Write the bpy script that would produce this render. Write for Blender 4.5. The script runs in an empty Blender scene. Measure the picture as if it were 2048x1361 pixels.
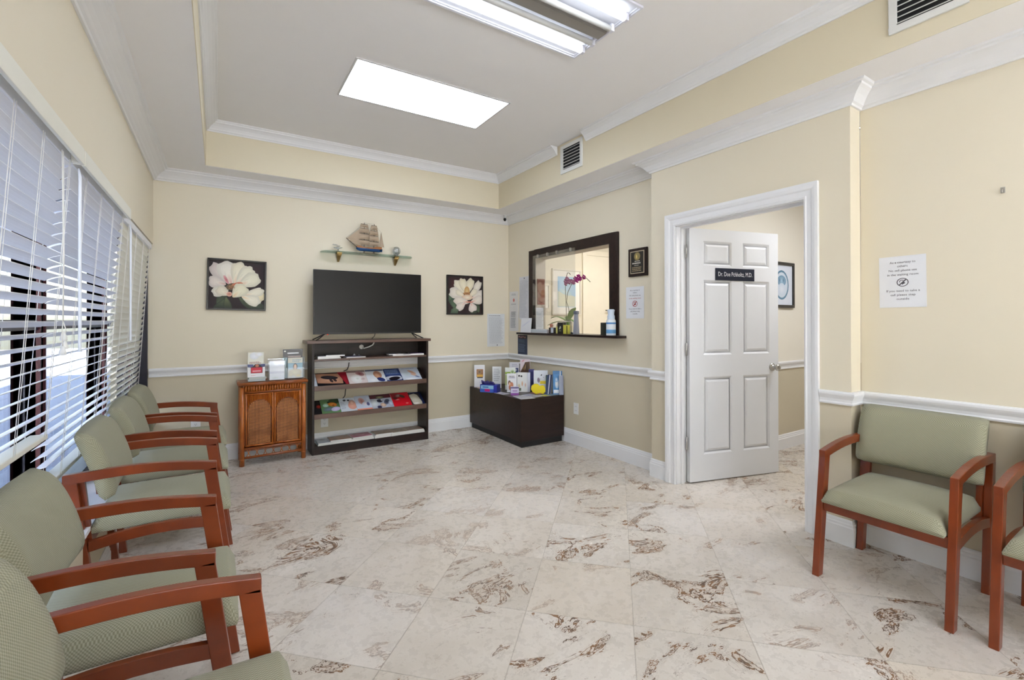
import bpy, math, random
from mathutils import Vector, Matrix, noise as mnoise
R = math.radians
PI = math.pi
col = bpy.context.scene.collection
rnd = random.Random(7)

# ------------------------------------------------------------------ helpers
def lin(c):
    o = []
    for v in c[:3]:
        v = v / 255.0
        o.append(v / 12.92 if v <= 0.04045 else ((v + 0.055) / 1.055) ** 2.4)
    return tuple(o)

class MB:
    """collects geometry, links it as ONE mesh object"""
    def __init__(s):
        s.v = []; s.f = []; s.m = []; s.c = []; s.sm = []
    def face(s, pts, m=0, c=None, smooth=False):
        b = len(s.v); s.v += [tuple(p) for p in pts]
        s.f.append(tuple(range(b, b + len(pts)))); s.m.append(m)
        s.c.append([c or (1, 1, 1)] * len(pts) if not (c and isinstance(c, list)) else c); s.sm.append(smooth)
    def add(s, verts, faces, m=0, c=None, smooth=False):
        b = len(s.v); s.v += [tuple(p) for p in verts]
        for f in faces:
            s.f.append(tuple(b + i for i in f)); s.m.append(m); s.c.append([c or (1, 1, 1)] * len(f)); s.sm.append(smooth)
    def box(s, x0, x1, y0, y1, z0, z1, m=0, c=None, M=None):
        V = [(x0,y0,z0),(x1,y0,z0),(x1,y1,z0),(x0,y1,z0),(x0,y0,z1),(x1,y0,z1),(x1,y1,z1),(x0,y1,z1)]
        if M: V = [M @ Vector(p) for p in V]
        s.add(V, [(0,3,2,1),(4,5,6,7),(0,1,5,4),(1,2,6,5),(2,3,7,6),(3,0,4,7)], m, c)
    def hexa(s, bot, top, m=0, c=None):
        s.add(list(bot) + list(top), [(0,3,2,1),(4,5,6,7),(0,1,5,4),(1,2,6,5),(2,3,7,6),(3,0,4,7)], m, c)
    def tube(s, pts, r, n=8, m=0, c=None, cap=True, smooth=True):
        pts = [Vector(p) for p in pts]; rr = r if isinstance(r, (list, tuple)) else [r] * len(pts)
        V = []; up = None
        for i, p in enumerate(pts):
            t = (pts[min(i+1, len(pts)-1)] - pts[max(i-1, 0)])
            if t.length < 1e-9: t = Vector((0,0,1))
            t.normalize()
            if up is None:
                a = Vector((0,0,1)) if abs(t.z) < .9 else Vector((1,0,0))
                up = (a - t * a.dot(t)).normalized()
            else:
                up = up - t * up.dot(t)
                up = up.normalized() if up.length > 1e-6 else t.orthogonal().normalized()
            sd = t.cross(up)
            for k in range(n):
                a = 2*PI*k/n
                V.append(p + (up*math.cos(a) + sd*math.sin(a)) * rr[i])
        F = []
        for i in range(len(pts)-1):
            for k in range(n):
                F.append((i*n+k, i*n+(k+1)%n, (i+1)*n+(k+1)%n, (i+1)*n+k))
        s.add(V, F, m, c, smooth)
        if cap:
            b = len(s.v) - len(V)
            s.f.append(tuple(b+k for k in range(n))[::-1]); s.m.append(m); s.c.append([c or (1,1,1)]*n); s.sm.append(False)
            s.f.append(tuple(b+(len(pts)-1)*n+k for k in range(n))); s.m.append(m); s.c.append([c or (1,1,1)]*n); s.sm.append(False)
    def lathe(s, prof, n=24, m=0, c=None, M=None, smooth=True):
        V = []
        for (r, z) in prof:
            for k in range(n):
                a = 2*PI*k/n; V.append(Vector((r*math.cos(a), r*math.sin(a), z)))
        if M: V = [M @ p for p in V]
        F = [(i*n+k, i*n+(k+1)%n, (i+1)*n+(k+1)%n, (i+1)*n+k) for i in range(len(prof)-1) for k in range(n)]
        s.add(V, F, m, c, smooth)
    def prism(s, pts, axis, a, b, m=0, c=None, smooth=False):
        """polygon pts (2D) extruded along axis from a to b. axis x: pts=(y,z); y: (x,z); z: (x,y)"""
        def P(p, t):
            return (t, p[0], p[1]) if axis == 'x' else ((p[0], t, p[1]) if axis == 'y' else (p[0], p[1], t))
        n = len(pts)
        V = [P(p, a) for p in pts] + [P(p, b) for p in pts]
        s.add(V, [(k, (k+1)%n, n+(k+1)%n, n+k) for k in range(n)], m, c, smooth)
        s.add(V, [tuple(range(n))[::-1], tuple(range(n, 2*n))], m, c)
    def grid(s, fn, nu, nv, m=0, c=None, smooth=True, flip=False):
        V = [fn(i/nu, j/nv) for i in range(nu+1) for j in range(nv+1)]
        F = []
        for i in range(nu):
            for j in range(nv):
                q = (i*(nv+1)+j, (i+1)*(nv+1)+j, (i+1)*(nv+1)+j+1, i*(nv+1)+j+1)
                F.append(q[::-1] if flip else q)
        s.add(V, F, m, c, smooth)
    def build(s, name, mats, parent=None, bevel=0, seg=2, sub=0, fix=True):
        me = bpy.data.meshes.new(name); me.from_pydata(s.v, [], s.f)
        mats = mats if isinstance(mats, (list, tuple)) else [mats]
        for mm in mats: me.materials.append(mm)
        me.polygons.foreach_set('material_index', s.m)
        me.polygons.foreach_set('use_smooth', s.sm)
        at = me.color_attributes.new('Col', 'FLOAT_COLOR', 'CORNER')
        k = 0
        for cc in s.c:
            for q in cc:
                at.data[k].color = (q[0], q[1], q[2], 1); k += 1
        if fix:
            import bmesh
            bm = bmesh.new(); bm.from_mesh(me)
            bmesh.ops.remove_doubles(bm, verts=bm.verts, dist=1e-6)
            bmesh.ops.recalc_face_normals(bm, faces=bm.faces)
            bm.to_mesh(me); bm.free()
        me.update()
        o = bpy.data.objects.new(name, me); col.objects.link(o)
        if parent: o.parent = parent
        if bevel:
            b = o.modifiers.new('Bevel', 'BEVEL'); b.width = bevel; b.segments = seg; b.limit_method = 'ANGLE'; b.angle_limit = R(40)
            b.harden_normals = False
        if sub:
            q = o.modifiers.new('Sub', 'SUBSURF'); q.levels = sub; q.render_levels = sub
        return o

def tag(o, label=None, cat=None, group=None, kind=None):
    if label: o['label'] = label
    if cat: o['category'] = cat
    if group: o['group'] = group
    if kind: o['kind'] = kind
    return o
def thing(name, label, cat, loc=(0,0,0), rz=0, group=None):
    o = bpy.data.objects.new(name, None); col.objects.link(o); o.empty_display_size = .05
    o.location = loc; o.rotation_euler = (0, 0, R(rz))
    return tag(o, label, cat, group)
def struct(o): o['kind'] = 'structure'; return o
def children(o): return [c for c in bpy.data.objects if c.parent == o]
def copy_tree(o, parent=None):
    c = o.copy(); col.objects.link(c); c.parent = parent
    for ch in children(o): copy_tree(ch, c)
    return c

# ------------------------------------------------------------------ materials
def newmat(name):
    m = bpy.data.materials.new(name); m.use_nodes = True
    nt = m.node_tree; nt.nodes.clear()
    out = nt.nodes.new('ShaderNodeOutputMaterial'); p = nt.nodes.new('ShaderNodeBsdfPrincipled')
    nt.links.new(p.outputs[0], out.inputs[0])
    return m, nt, p, out
def N(nt, typ, **kw):
    n = nt.nodes.new(typ)
    for k, v in kw.items(): setattr(n, k, v)
    return n
def math_(nt, op, a, b=None, c=None):
    n = nt.nodes.new('ShaderNodeMath'); n.operation = op
    for i, x in enumerate((a, b, c)):
        if x is None: continue
        if isinstance(x, (int, float)): n.inputs[i].default_value = x
        else: nt.links.new(x, n.inputs[i])
    return n.outputs[0]
def mixc(nt, fac, a, b, typ='MIX'):
    n = nt.nodes.new('ShaderNodeMix'); n.data_type = 'RGBA'; n.blend_type = typ
    for i, x in ((0, fac), (6, a), (7, b)):
        if isinstance(x, (int, float)): n.inputs[i].default_value = x
        elif isinstance(x, tuple): n.inputs[i].default_value = (*x[:3], 1)
        else: nt.links.new(x, n.inputs[i])
    return n.outputs[2]
def noise_(nt, vec, scale, detail=3, rough=.5, dist=0):
    n = nt.nodes.new('ShaderNodeTexNoise')
    n.inputs['Scale'].default_value = scale; n.inputs['Detail'].default_value = detail
    n.inputs['Roughness'].default_value = rough; n.inputs['Distortion'].default_value = dist
    if vec is not None: nt.links.new(vec, n.inputs['Vector'])
    return n
def sstep(nt, x, a, b, o0=0, o1=1):
    n = nt.nodes.new('ShaderNodeMapRange'); n.interpolation_type = 'SMOOTHSTEP'
    nt.links.new(x, n.inputs[0])
    n.inputs[1].default_value = a; n.inputs[2].default_value = b; n.inputs[3].default_value = o0; n.inputs[4].default_value = o1
    return n.outputs[0]
def bump_(nt, p, h, strength, dist=.01):
    b = nt.nodes.new('ShaderNodeBump'); b.inputs['Strength'].default_value = strength; b.inputs['Distance'].default_value = dist
    nt.links.new(h, b.inputs['Height']); nt.links.new(b.outputs[0], p.inputs['Normal'])
def simple(name, c, rough=.5, metal=0, var=.04, vscale=8, bump=0, bscale=60, coat=0, spec=.5, emit=0):
    m, nt, p, out = newmat(name)
    tc = N(nt, 'ShaderNodeTexCoord')
    n = noise_(nt, tc.outputs['Object'], vscale, 3)
    c = lin(c)
    k = mixc(nt, n.outputs[0], tuple(max(0, x*(1-var)) for x in c), tuple(min(1, x*(1+var)) for x in c))
    nt.links.new(k, p.inputs['Base Color'])
    p.inputs['Roughness'].default_value = rough; p.inputs['Metallic'].default_value = metal
    p.inputs['Coat Weight'].default_value = coat; p.inputs['Specular IOR Level'].default_value = spec
    p.inputs['Coat Roughness'].default_value = .15
    if bump:
        nb = noise_(nt, tc.outputs['Object'], bscale, 4); bump_(nt, p, nb.outputs[0], bump, .002)
    if emit:
        nt.links.new(k, p.inputs['Emission Color']); p.inputs['Emission Strength'].default_value = emit
    return m
def print_mat(name, rough=.45, coat=.0):
    m, nt, p, out = newmat(name)
    a = N(nt, 'ShaderNodeVertexColor'); a.layer_name = 'Col'
    nt.links.new(a.outputs[0], p.inputs['Base Color']); p.inputs['Roughness'].default_value = rough
    p.inputs['Coat Weight'].default_value = coat; p.inputs['Coat Roughness'].default_value = .1
    return m
def emis(name, c, s):
    m = bpy.data.materials.new(name); m.use_nodes = True; nt = m.node_tree; nt.nodes.clear()
    out = nt.nodes.new('ShaderNodeOutputMaterial'); e = nt.nodes.new('ShaderNodeEmission')
    e.inputs[0].default_value = (*lin(c), 1); e.inputs[1].default_value = s
    nt.links.new(e.outputs[0], out.inputs[0]); return m
def glassy(name, tint=(255,255,255), refl=.10, rough=0.02):
    m = bpy.data.materials.new(name); m.use_nodes = True; nt = m.node_tree; nt.nodes.clear()
    out = nt.nodes.new('ShaderNodeOutputMaterial'); t = nt.nodes.new('ShaderNodeBsdfTransparent'); g = nt.nodes.new('ShaderNodeBsdfGlossy')
    t.inputs[0].default_value = (*lin(tint), 1); g.inputs['Roughness'].default_value = rough
    lw = nt.nodes.new('ShaderNodeLayerWeight'); lw.inputs[0].default_value = .35
    f = math_(nt, 'MULTIPLY_ADD', lw.outputs['Facing'], refl*1.5, refl*.35)
    mx = nt.nodes.new('ShaderNodeMixShader'); nt.links.new(f, mx.inputs[0]); nt.links.new(t.outputs[0], mx.inputs[1]); nt.links.new(g.outputs[0], mx.inputs[2])
    nt.links.new(mx.outputs[0], out.inputs[0]); return m

UP = (229, 219, 196); LOW = (207, 196, 171)
def wall_mat(name, up=UP, low=LOW, split=.82):
    m, nt, p, out = newmat(name)
    g = N(nt, 'ShaderNodeNewGeometry'); sx = N(nt, 'ShaderNodeSeparateXYZ'); nt.links.new(g.outputs['Position'], sx.inputs[0])
    f = math_(nt, 'GREATER_THAN', sx.outputs[2], split)
    n = noise_(nt, g.outputs['Position'], 2.5, 3)
    k = mixc(nt, f, lin(low), lin(up))
    k = mixc(nt, math_(nt, 'MULTIPLY', n.outputs[0], .06), k, (1, 1, 1))
    nt.links.new(k, p.inputs['Base Color']); p.inputs['Roughness'].default_value = .55; p.inputs['Specular IOR Level'].default_value = .3
    nb = noise_(nt, g.outputs['Position'], 220, 2); bump_(nt, p, nb.outputs[0], .12, .001)
    return m

def floor_mat():
    m, nt, p, out = newmat('travertine')
    g = N(nt, 'ShaderNodeNewGeometry'); s = N(nt, 'ShaderNodeSeparateXYZ'); nt.links.new(g.outputs['Position'], s.inputs[0])
    q = 1/math.sqrt(2); T = .455
    u = math_(nt, 'MULTIPLY', math_(nt, 'ADD', s.outputs[0], s.outputs[1]), q)
    v = math_(nt, 'MULTIPLY', math_(nt, 'SUBTRACT', s.outputs[0], s.outputs[1]), q)
    u = math_(nt, 'DIVIDE', math_(nt, 'SUBTRACT', u, 2.0 - 10*T), T)
    v = math_(nt, 'DIVIDE', math_(nt, 'SUBTRACT', v, .068 - 20*T), T)
    fu, fv = math_(nt, 'FLOOR', u), math_(nt, 'FLOOR', v)
    ru, rv = math_(nt, 'FRACT', u), math_(nt, 'FRACT', v)
    cx = N(nt, 'ShaderNodeCombineXYZ'); nt.links.new(fu, cx.inputs[0]); nt.links.new(fv, cx.inputs[1])
    wn = N(nt, 'ShaderNodeTexWhiteNoise'); wn.noise_dimensions = '3D'; nt.links.new(cx.outputs[0], wn.inputs['Vector'])
    ws = N(nt, 'ShaderNodeSeparateColor'); nt.links.new(wn.outputs['Color'], ws.inputs[0])
    # per-tile stone coordinates
    off = N(nt, 'ShaderNodeVectorMath'); off.operation = 'SCALE'; nt.links.new(wn.outputs['Color'], off.inputs[0]); off.inputs['Scale'].default_value = 37
    vec = N(nt, 'ShaderNodeVectorMath'); vec.operation = 'ADD'; nt.links.new(g.outputs['Position'], vec.inputs[0]); nt.links.new(off.outputs[0], vec.inputs[1])
    V = vec.outputs[0]
    # joints
    def edge(r):
        return math_(nt, 'MINIMUM', r, math_(nt, 'SUBTRACT', 1, r))
    e = math_(nt, 'MINIMUM', edge(ru), edge(rv))
    joint = sstep(nt, e, .0022, .0062, 1, 0)
    # veins: closed loops, the contours of a rough stone field, with finer loops inside the patches
    mp = N(nt, 'ShaderNodeMapping'); nt.links.new(V, mp.inputs[0]); mp.inputs['Rotation'].default_value = (0, 0, R(28)); mp.inputs['Scale'].default_value = (.62, 1.15, 1)
    F_ = noise_(nt, mp.outputs[0], 4.1, 5, .64, .9)
    wv = noise_(nt, V, 34, 2)
    n2 = noise_(nt, mp.outputs[0], 22, 3, .6, 1.2)
    inside = sstep(nt, F_.outputs[0], .575, .60)
    amt = math_(nt, 'MULTIPLY_ADD', ws.outputs[0], 1.0, .45)
    wd = math_(nt, 'MULTIPLY_ADD', wv.outputs[0], .021, -.0010)
    def band(lv): return math_(nt, 'LESS_THAN', math_(nt, 'ABSOLUTE', math_(nt, 'SUBTRACT', F_.outputs[0], lv)), wd)
    v1 = math_(nt, 'MAXIMUM', band(.590), band(.635))
    l2 = math_(nt, 'MULTIPLY', math_(nt, 'LESS_THAN', math_(nt, 'ABSOLUTE', math_(nt, 'SUBTRACT', n2.outputs[0], .5)), math_(nt, 'MULTIPLY_ADD', wv.outputs[0], .040, -.004)), inside)
    v3 = math_(nt, 'MULTIPLY', math_(nt, 'LESS_THAN', math_(nt, 'ABSOLUTE', math_(nt, 'SUBTRACT', F_.outputs[0], .553)), .0022), .5)
    vein = math_(nt, 'MULTIPLY', math_(nt, 'MAXIMUM', math_(nt, 'MAXIMUM', v1, math_(nt, 'MULTIPLY', l2, .8)), v3), math_(nt, 'MINIMUM', amt, 1))
    halo = math_(nt, 'MULTIPLY', sstep(nt, F_.outputs[0], .56, .60), .13)
    cl = noise_(nt, V, 2.2, 5, .6, .5); cl2 = noise_(nt, V, 26, 5, .7)
    base = mixc(nt, sstep(nt, cl.outputs[0], .3, .7), lin((208, 199, 188)), lin((225, 217, 208)))
    base = mixc(nt, math_(nt, 'MULTIPLY', sstep(nt, cl2.outputs[0], .42, .75), .22), base, lin((184, 170, 152)))
    warm = mixc(nt, math_(nt, 'MULTIPLY', ws.outputs[1], .30), base, lin((212, 195, 168)))
    lum = math_(nt, 'MULTIPLY_ADD', ws.outputs[2], .09, .91)
    hs = N(nt, 'ShaderNodeHueSaturation'); nt.links.new(lum, hs.inputs['Value']); nt.links.new(warm, hs.inputs['Color'])
    k = mixc(nt, halo, hs.outputs[0], lin((176, 136, 96)))
    vc = mixc(nt, sstep(nt, n2.outputs[0], .4, .6), lin((132, 92, 54)), lin((92, 68, 50)))
    k = mixc(nt, math_(nt, 'MULTIPLY', vein, .95), k, vc)
    k = mixc(nt, math_(nt, 'MULTIPLY', joint, .42), k, lin((150, 138, 122)))
    nt.links.new(k, p.inputs['Base Color'])
    rg = math_(nt, 'MULTIPLY_ADD', cl2.outputs[0], .16, .20)
    nt.links.new(math_(nt, 'ADD', rg, math_(nt, 'MULTIPLY', vein, .3)), p.inputs['Roughness'])
    p.inputs['Specular IOR Level'].default_value = .42
    h = math_(nt, 'SUBTRACT', 0, math_(nt, 'MAXIMUM', joint, vein))
    bump_(nt, p, h, .35, .002)
    return m

def fabric_mat():
    m, nt, p, out = newmat('sage_weave')
    tc = N(nt, 'ShaderNodeTexCoord'); s = N(nt, 'ShaderNodeSeparateXYZ'); nt.links.new(tc.outputs['Object'], s.inputs[0])
    K = 2*PI/.0085
    def sn(x): return math_(nt, 'SINE', math_(nt, 'MULTIPLY', x, K))
    a, b, c = sn(s.outputs[0]), sn(s.outputs[1]), sn(s.outputs[2])
    ns_ = N(nt, 'ShaderNodeSeparateXYZ'); nt.links.new(tc.outputs['Normal'], ns_.inputs[0])
    wz = math_(nt, 'GREATER_THAN', math_(nt, 'ABSOLUTE', ns_.outputs[2]), .55)
    wy = math_(nt, 'GREATER_THAN', math_(nt, 'ABSOLUTE', ns_.outputs[1]), .75)
    wx = math_(nt, 'SUBTRACT', 1, math_(nt, 'MAXIMUM', wz, wy))
    f = math_(nt, 'ADD', math_(nt, 'ADD', math_(nt, 'MULTIPLY', math_(nt, 'MULTIPLY', a, b), wz), math_(nt, 'MULTIPLY', math_(nt, 'MULTIPLY', b, c), wx)), math_(nt, 'MULTIPLY', math_(nt, 'MULTIPLY', math_(nt, 'MULTIPLY', c, a), wy), math_(nt, 'SUBTRACT', 1, wz)))
    w = sstep(nt, f, -.6, .6)
    n = noise_(nt, tc.outputs['Object'], 320, 2)
    w2 = math_(nt, 'MULTIPLY_ADD', n.outputs[0], .35, w)
    k = mixc(nt, sstep(nt, w2, .1, 1.2), lin((140, 138, 114)), lin((170, 167, 144)))
    nt.links.new(k, p.inputs['Base Color']); p.inputs['Roughness'].default_value = .92; p.inputs['Specular IOR Level'].default_value = .12
    p.inputs['Sheen Weight'].default_value = .12
    bump_(nt, p, w2, .45, .0015)
    return m

def wood_mat(name, c1, c2, rough=.32, scale=(1, 14, 14), coat=.3, axis_noise=3.0, spec=.5):
    m, nt, p, out = newmat(name)
    tc = N(nt, 'ShaderNodeTexCoord'); mp = N(nt, 'ShaderNodeMapping'); nt.links.new(tc.outputs['Object'], mp.inputs[0])
    mp.inputs['Scale'].default_value = scale
    n = noise_(nt, mp.outputs[0], axis_noise, 5, .6, .6)
    n2 = noise_(nt, tc.outputs['Object'], 3, 3)
    k = mixc(nt, sstep(nt, n.outputs[0], .3, .7), lin(c1), lin(c2))
    k = mixc(nt, math_(nt, 'MULTIPLY', n2.outputs[0], .25), k, lin(tuple(x*.8 for x in c1)))
    nt.links.new(k, p.inputs['Base Color']); p.inputs['Roughness'].default_value = rough
    p.inputs['Coat Weight'].default_value = coat; p.inputs['Coat Roughness'].default_value = .12; p.inputs['Specular IOR Level'].default_value = spec
    return m

def weave_mat():
    m, nt, p, out = newmat('rattan_lattice')
    tc = N(nt, 'ShaderNodeTexCoord'); s = N(nt, 'ShaderNodeSeparateXYZ'); nt.links.new(tc.outputs['Object'], s.inputs[0])
    q = 2*PI/.0225
    a = math_(nt, 'SINE', math_(nt, 'MULTIPLY', math_(nt, 'ADD', s.outputs[0], s.outputs[2]), q))
    b = math_(nt, 'SINE', math_(nt, 'MULTIPLY', math_(nt, 'SUBTRACT', s.outputs[0], s.outputs[2]), q))
    f = math_(nt, 'MULTIPLY', a, b)
    w = sstep(nt, f, -.35, .35)
    n = noise_(nt, tc.outputs['Object'], 9, 3)
    k = mixc(nt, w, lin((44, 16, 4)), lin((226, 146, 78)))
    k = mixc(nt, math_(nt, 'MULTIPLY', sstep(nt, n.outputs[0], .4, .7), .5), k, lin((110, 55, 22)))
    nt.links.new(k, p.inputs['Base Color']); p.inputs['Roughness'].default_value = .45
    bump_(nt, p, w, .8, .004)
    return m

M = {}
M['wall'] = wall_mat('cream_wall_paint')
M['wall_in'] = wall_mat('pale_room_paint', (240, 234, 220), LOW)
M['fascia'] = wall_mat('cream_fascia_paint', (226, 215, 188), LOW)
M['ceil'] = simple('ceiling_white', (243, 241, 240), .8, var=.01, bump=.1, bscale=180, spec=.2)
M['trim'] = simple('trim_white', (236, 236, 237), .38, var=.01, spec=.4)
M['door'] = simple('door_white', (228, 229, 231), .38, var=.01, bump=.03, bscale=90, spec=.4)
M['floor'] = floor_mat()
M['fabric'] = fabric_mat()
M['cherry'] = wood_mat('cherry_wood', (116, 47, 14), (140, 60, 20), .28, (1.2, 3, 1.2), .25)
M['espresso'] = wood_mat('espresso_wood', (30, 20, 18), (48, 32, 28), .36, (1.5, 8, 8), .0, spec=.3)
M['espresso_lip'] = wood_mat('espresso_front_edge', (84, 60, 50), (112, 82, 68), .4, (1, 8, 8), .1)
M['black_wood'] = wood_mat('black_brown_laminate', (40, 28, 25), (52, 37, 33), .32, (1.5, 8, 8), .0, spec=.35)
M['toe'] = simple('toe_kick_black', (22, 22, 24), .5)
M['bamboo'] = wood_mat('bamboo', (156, 76, 20), (204, 118, 44), .34, (9, 9, 2), .3)
M['bamboo_dark'] = wood_mat('bamboo_toasted', (118, 58, 20), (172, 92, 36), .36, (2, 9, 9), .25)
M['lattice'] = weave_mat()
M['blk'] = simple('satin_black', (20, 20, 21), .35)
M['screen'] = simple('tv_screen', (9, 9, 10), .30, var=.01, spec=.28)
M['blkframe'] = simple('picture_frame_black', (22, 18, 18), .3)
M['print'] = print_mat('printed_paper', .42)
M['gloss'] = print_mat('glossy_print', .3, .35)
M['paint'] = print_mat('canvas_print', .6)
M['blind'] = simple('blind_white', (232, 233, 238), .4, var=.01)
M['blind_cream'] = simple('blind_cream', (232, 230, 218), .42, var=.01)
M['cord'] = simple('cord_white', (238, 236, 230), .7)
M['wand'] = simple('wand_clear', (232, 236, 244), .15)
M['mullion'] = simple('bronze_aluminium', (34, 32, 44), .35, metal=.3)
M['maroon'] = simple('maroon_frame', (82, 30, 34), .5)
M['glass'] = glassy('window_glass', (250, 252, 255), .10)
M['acrylic'] = glassy('clear_acrylic', (246, 247, 248), .16, .05)
M['shelfglass'] = glassy('green_edge_glass', (214, 232, 226), .30, .05)
M['figglass'] = glassy('figurine_glass', (232, 236, 240), .55, .12)
M['brass'] = simple('brass', (176, 146, 92), .3, metal=.8)
M['steel'] = simple('satin_nickel', (190, 188, 184), .28, metal=.9)
M['plastic_white'] = simple('white_plastic', (236, 236, 234), .35)
M['grey'] = simple('grey_plastic', (150, 154, 166), .4)
M['vent'] = simple('vent_white', (228, 228, 224), .45)
M['dark'] = simple('duct_dark', (24, 24, 26), .8)
M['fixt'] = simple('fixture_white', (222, 222, 232), .4, var=.01)
M['ballast'] = simple('ballast_cover', (150, 146, 140), .45)
M['ceramic'] = simple('pot_ceramic', (226, 218, 202), .35)
M['leaf'] = simple('orchid_leaf', (110, 146, 58), .4, var=.25, vscale=14)
M['stem'] = simple('orchid_stem', (92, 92, 70), .6)
M['petal'] = simple('orchid_petal', (176, 34, 128), .55, var=.2, vscale=60)
M['hull'] = simple('ship_hull_blue', (22, 70, 122), .4)
M['shipwood'] = simple('ship_wood', (158, 102, 52), .5, var=.2, vscale=40)
M['spar'] = simple('ship_spar', (70, 50, 36), .6)
M['sail'] = simple('ship_sail', (180, 160, 136), .85, var=.08, vscale=30)
M['asphalt'] = simple('pavement', (128, 132, 142), .9, var=.1)
M['stucco'] = simple('stucco', (226, 228, 234), .9, var=.04)
M['outglass'] = simple('dark_window', (70, 92, 120), .1)
M['hedge'] = simple('hedge_green', (84, 98, 62), .9, var=.4, vscale=9)
M['carpaint'] = simple('car_paint', (214, 220, 230), .2, coat=.5)
M['rubber'] = simple('rubber', (24, 24, 24), .7)
M['paper_edge'] = print_mat('paper_edges', .7)

# ------------------------------------------------------------------ dimensions (metres)
XL, YB, XR, XB, XD = -.473, 4.985, 3.104, 3.003, 3.132
YF = -4.6
B0, B1 = 1.182, 2.599              # door bump-out along the right wall
ZS, ZC = 2.575, 2.95               # soffit and tray ceiling
TX0, TX1, TY0, TY1 = -.095, 2.763, -2.4, 4.647
DY0, DY1, DZ = 1.405, 2.375, 2.02  # door opening
WY0, WY1, WZ0, WZ1 = 3.173, 4.390, 1.112, 1.992   # reception opening

# floor (one slab under all rooms)
b = MB(); b.box(-.75, 5.9, YF-.15, 5.15, -.12, 0); struct(b.build('floor', M['floor']))
# walls
b = MB(); b.box(-.75, 5.9, YB, YB+.14, 0, ZC+.1); struct(b.build('wall_back', M['wall']))
b = MB(); b.box(-.75, -.30, YF-.14, YF, 0, ZC+.1); b.box(3.00, 5.9, YF-.14, YF, 0, ZC+.1); b.box(-.30, 3.00, YF-.14, YF, 2.40, ZC+.1); struct(b.build('wall_front', M['wall']))
wn = bpy.data.objects.new('window_5', None); col.objects.link(wn); wn.location = (1.35, YF, 0); wn['kind'] = 'structure'  # unseen storefront glazing, added to let daylight onto the ceiling
b = MB()
for x in (-.30, .78, 1.86, 2.94): b.box(x, x+.06, YF-.10, YF-.03, 0, 2.40)
b.box(-.30, 3.0, YF-.10, YF-.03, 2.34, 2.40); b.box(-.30, 3.0, YF-.10, YF-.03, 0, .06)
q = b.build('window_frame', M['mullion'], wn); q.location = (-1.35, -YF, 0)
b = MB()
for x in (-.24, .84, 1.92): b.box(x, x+1.02, YF-.07, YF-.064, .06, 2.34)
q = b.build('window_pane', M['glass'], wn); q.location = (-1.35, -YF, 0)
b = MB()
b.box(-.70, XL, YF, YB, 1.93, ZC+.1); b.box(-.70, XL, YF, 1.10, 0, 1.93); b.box(-.70, -.62, 1.10, 1.37, .40, 1.93); b.box(-.70, XL, 1.10, YB, 0, .40)
struct(b.build('wall_left', M['wall']))
b = MB()
b.box(XR, XR+.14, B1, WY0, 0, ZC+.1); b.box(XR, XR+.14, WY1, YB, 0, ZC+.1)
b.box(XR, XR+.14, WY0, WY1, 0, WZ0); b.box(XR, XR+.14, WY0, WY1, WZ1, ZC+.1)
b.box(XB, XB+.12, B0, DY0, 0, ZC+.1); b.box(XB, XB+.12, DY1, B1, 0, ZC+.1); b.box(XB, XB+.12, DY0, DY1, DZ, ZC+.1)
b.box(XD, XD+.12, YF, B0, 0, ZC+.1)
struct(b.build('wall_right', M['wall'], fix=False))
b = MB()
b.box(3.244, 5.9, 2.45, 2.57, 0, ZC+.1); b.box(3.123, 3.244, 2.45, B1, 0, ZC+.1)
struct(b.build('wall_office', M['wall_in'], fix=False))
b = MB(); b.box(5.78, 5.9, YF, YB, 0, ZC+.1); struct(b.build('wall_far_right', M['wall_in']))
# ceiling: tray with lower soffit all round
b = MB()
b.box(-.70, 5.9, YF, YB, ZC, ZC+.1, 0)
b.box(-.70, TX0, YF, YB, ZS, ZC, 0); b.box(TX1, 3.26, YF, YB, ZS, ZC, 0)
b.box(TX0, TX1, TY1, YB, ZS, ZC, 0); b.box(TX0, TX1, YF, TY0, ZS, ZC, 0)
e = .004
b.box(TX0, TX0+e, TY0, TY1, ZS+.002, ZC, 1); b.box(TX1-e, TX1, TY0, TY1, ZS+.002, ZC, 1)
b.box(TX0, TX1, TY1-e, TY1, ZS+.002, ZC, 1); b.box(TX0, TX1, TY0, TY0+e, ZS+.002, ZC, 1)
struct(b.build('ceiling', [M['ceil'], M['fascia']], fix=False))
b = MB(); b.box(3.262, 5.78, YF, 2.45, 2.60, 2.66); b.box(3.244, 5.78, 2.57, YB, 2.60, 2.66)
struct(b.build('ceiling_side_rooms', M['ceil'], fix=False))

def molding(name, path, prof, mat, closed=False):
    """sweeps prof (out,z) along a 2D path; 'out' is to the right of the walking direction"""
    P = [Vector(p) for p in path]; n = len(P); secs = []
    for i, p in enumerate(P):
        dirs = []
        if i > 0 or closed: dirs.append((P[i] - P[i-1]).normalized())
        if i < n-1 or closed: dirs.append((P[(i+1) % n] - P[i]).normalized())
        ns = [Vector((d.y, -d.x)) for d in dirs]
        if len(ns) == 2:
            m_ = (ns[0] + ns[1]); m_ = m_ / max(m_.dot(ns[0]), .2)
        else: m_ = ns[0]
        secs.append([(p.x + m_.x*o, p.y + m_.y*o, z) for (o, z) in prof])
    b = MB(); k = len(prof)
    V = [q for s in secs for q in s]; F = []
    for i in range(n if closed else n-1):
        j = (i+1) % n
        for a in range(k):
            c = (a+1) % k
            F.append((i*k+a, i*k+c, j*k+c, j*k+a))
    if not closed:
        F.append(tuple(range(k))); F.append(tuple((n-1)*k+a for a in range(k))[::-1])
    b.add(V, F)
    return struct(b.build(name, mat))
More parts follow.
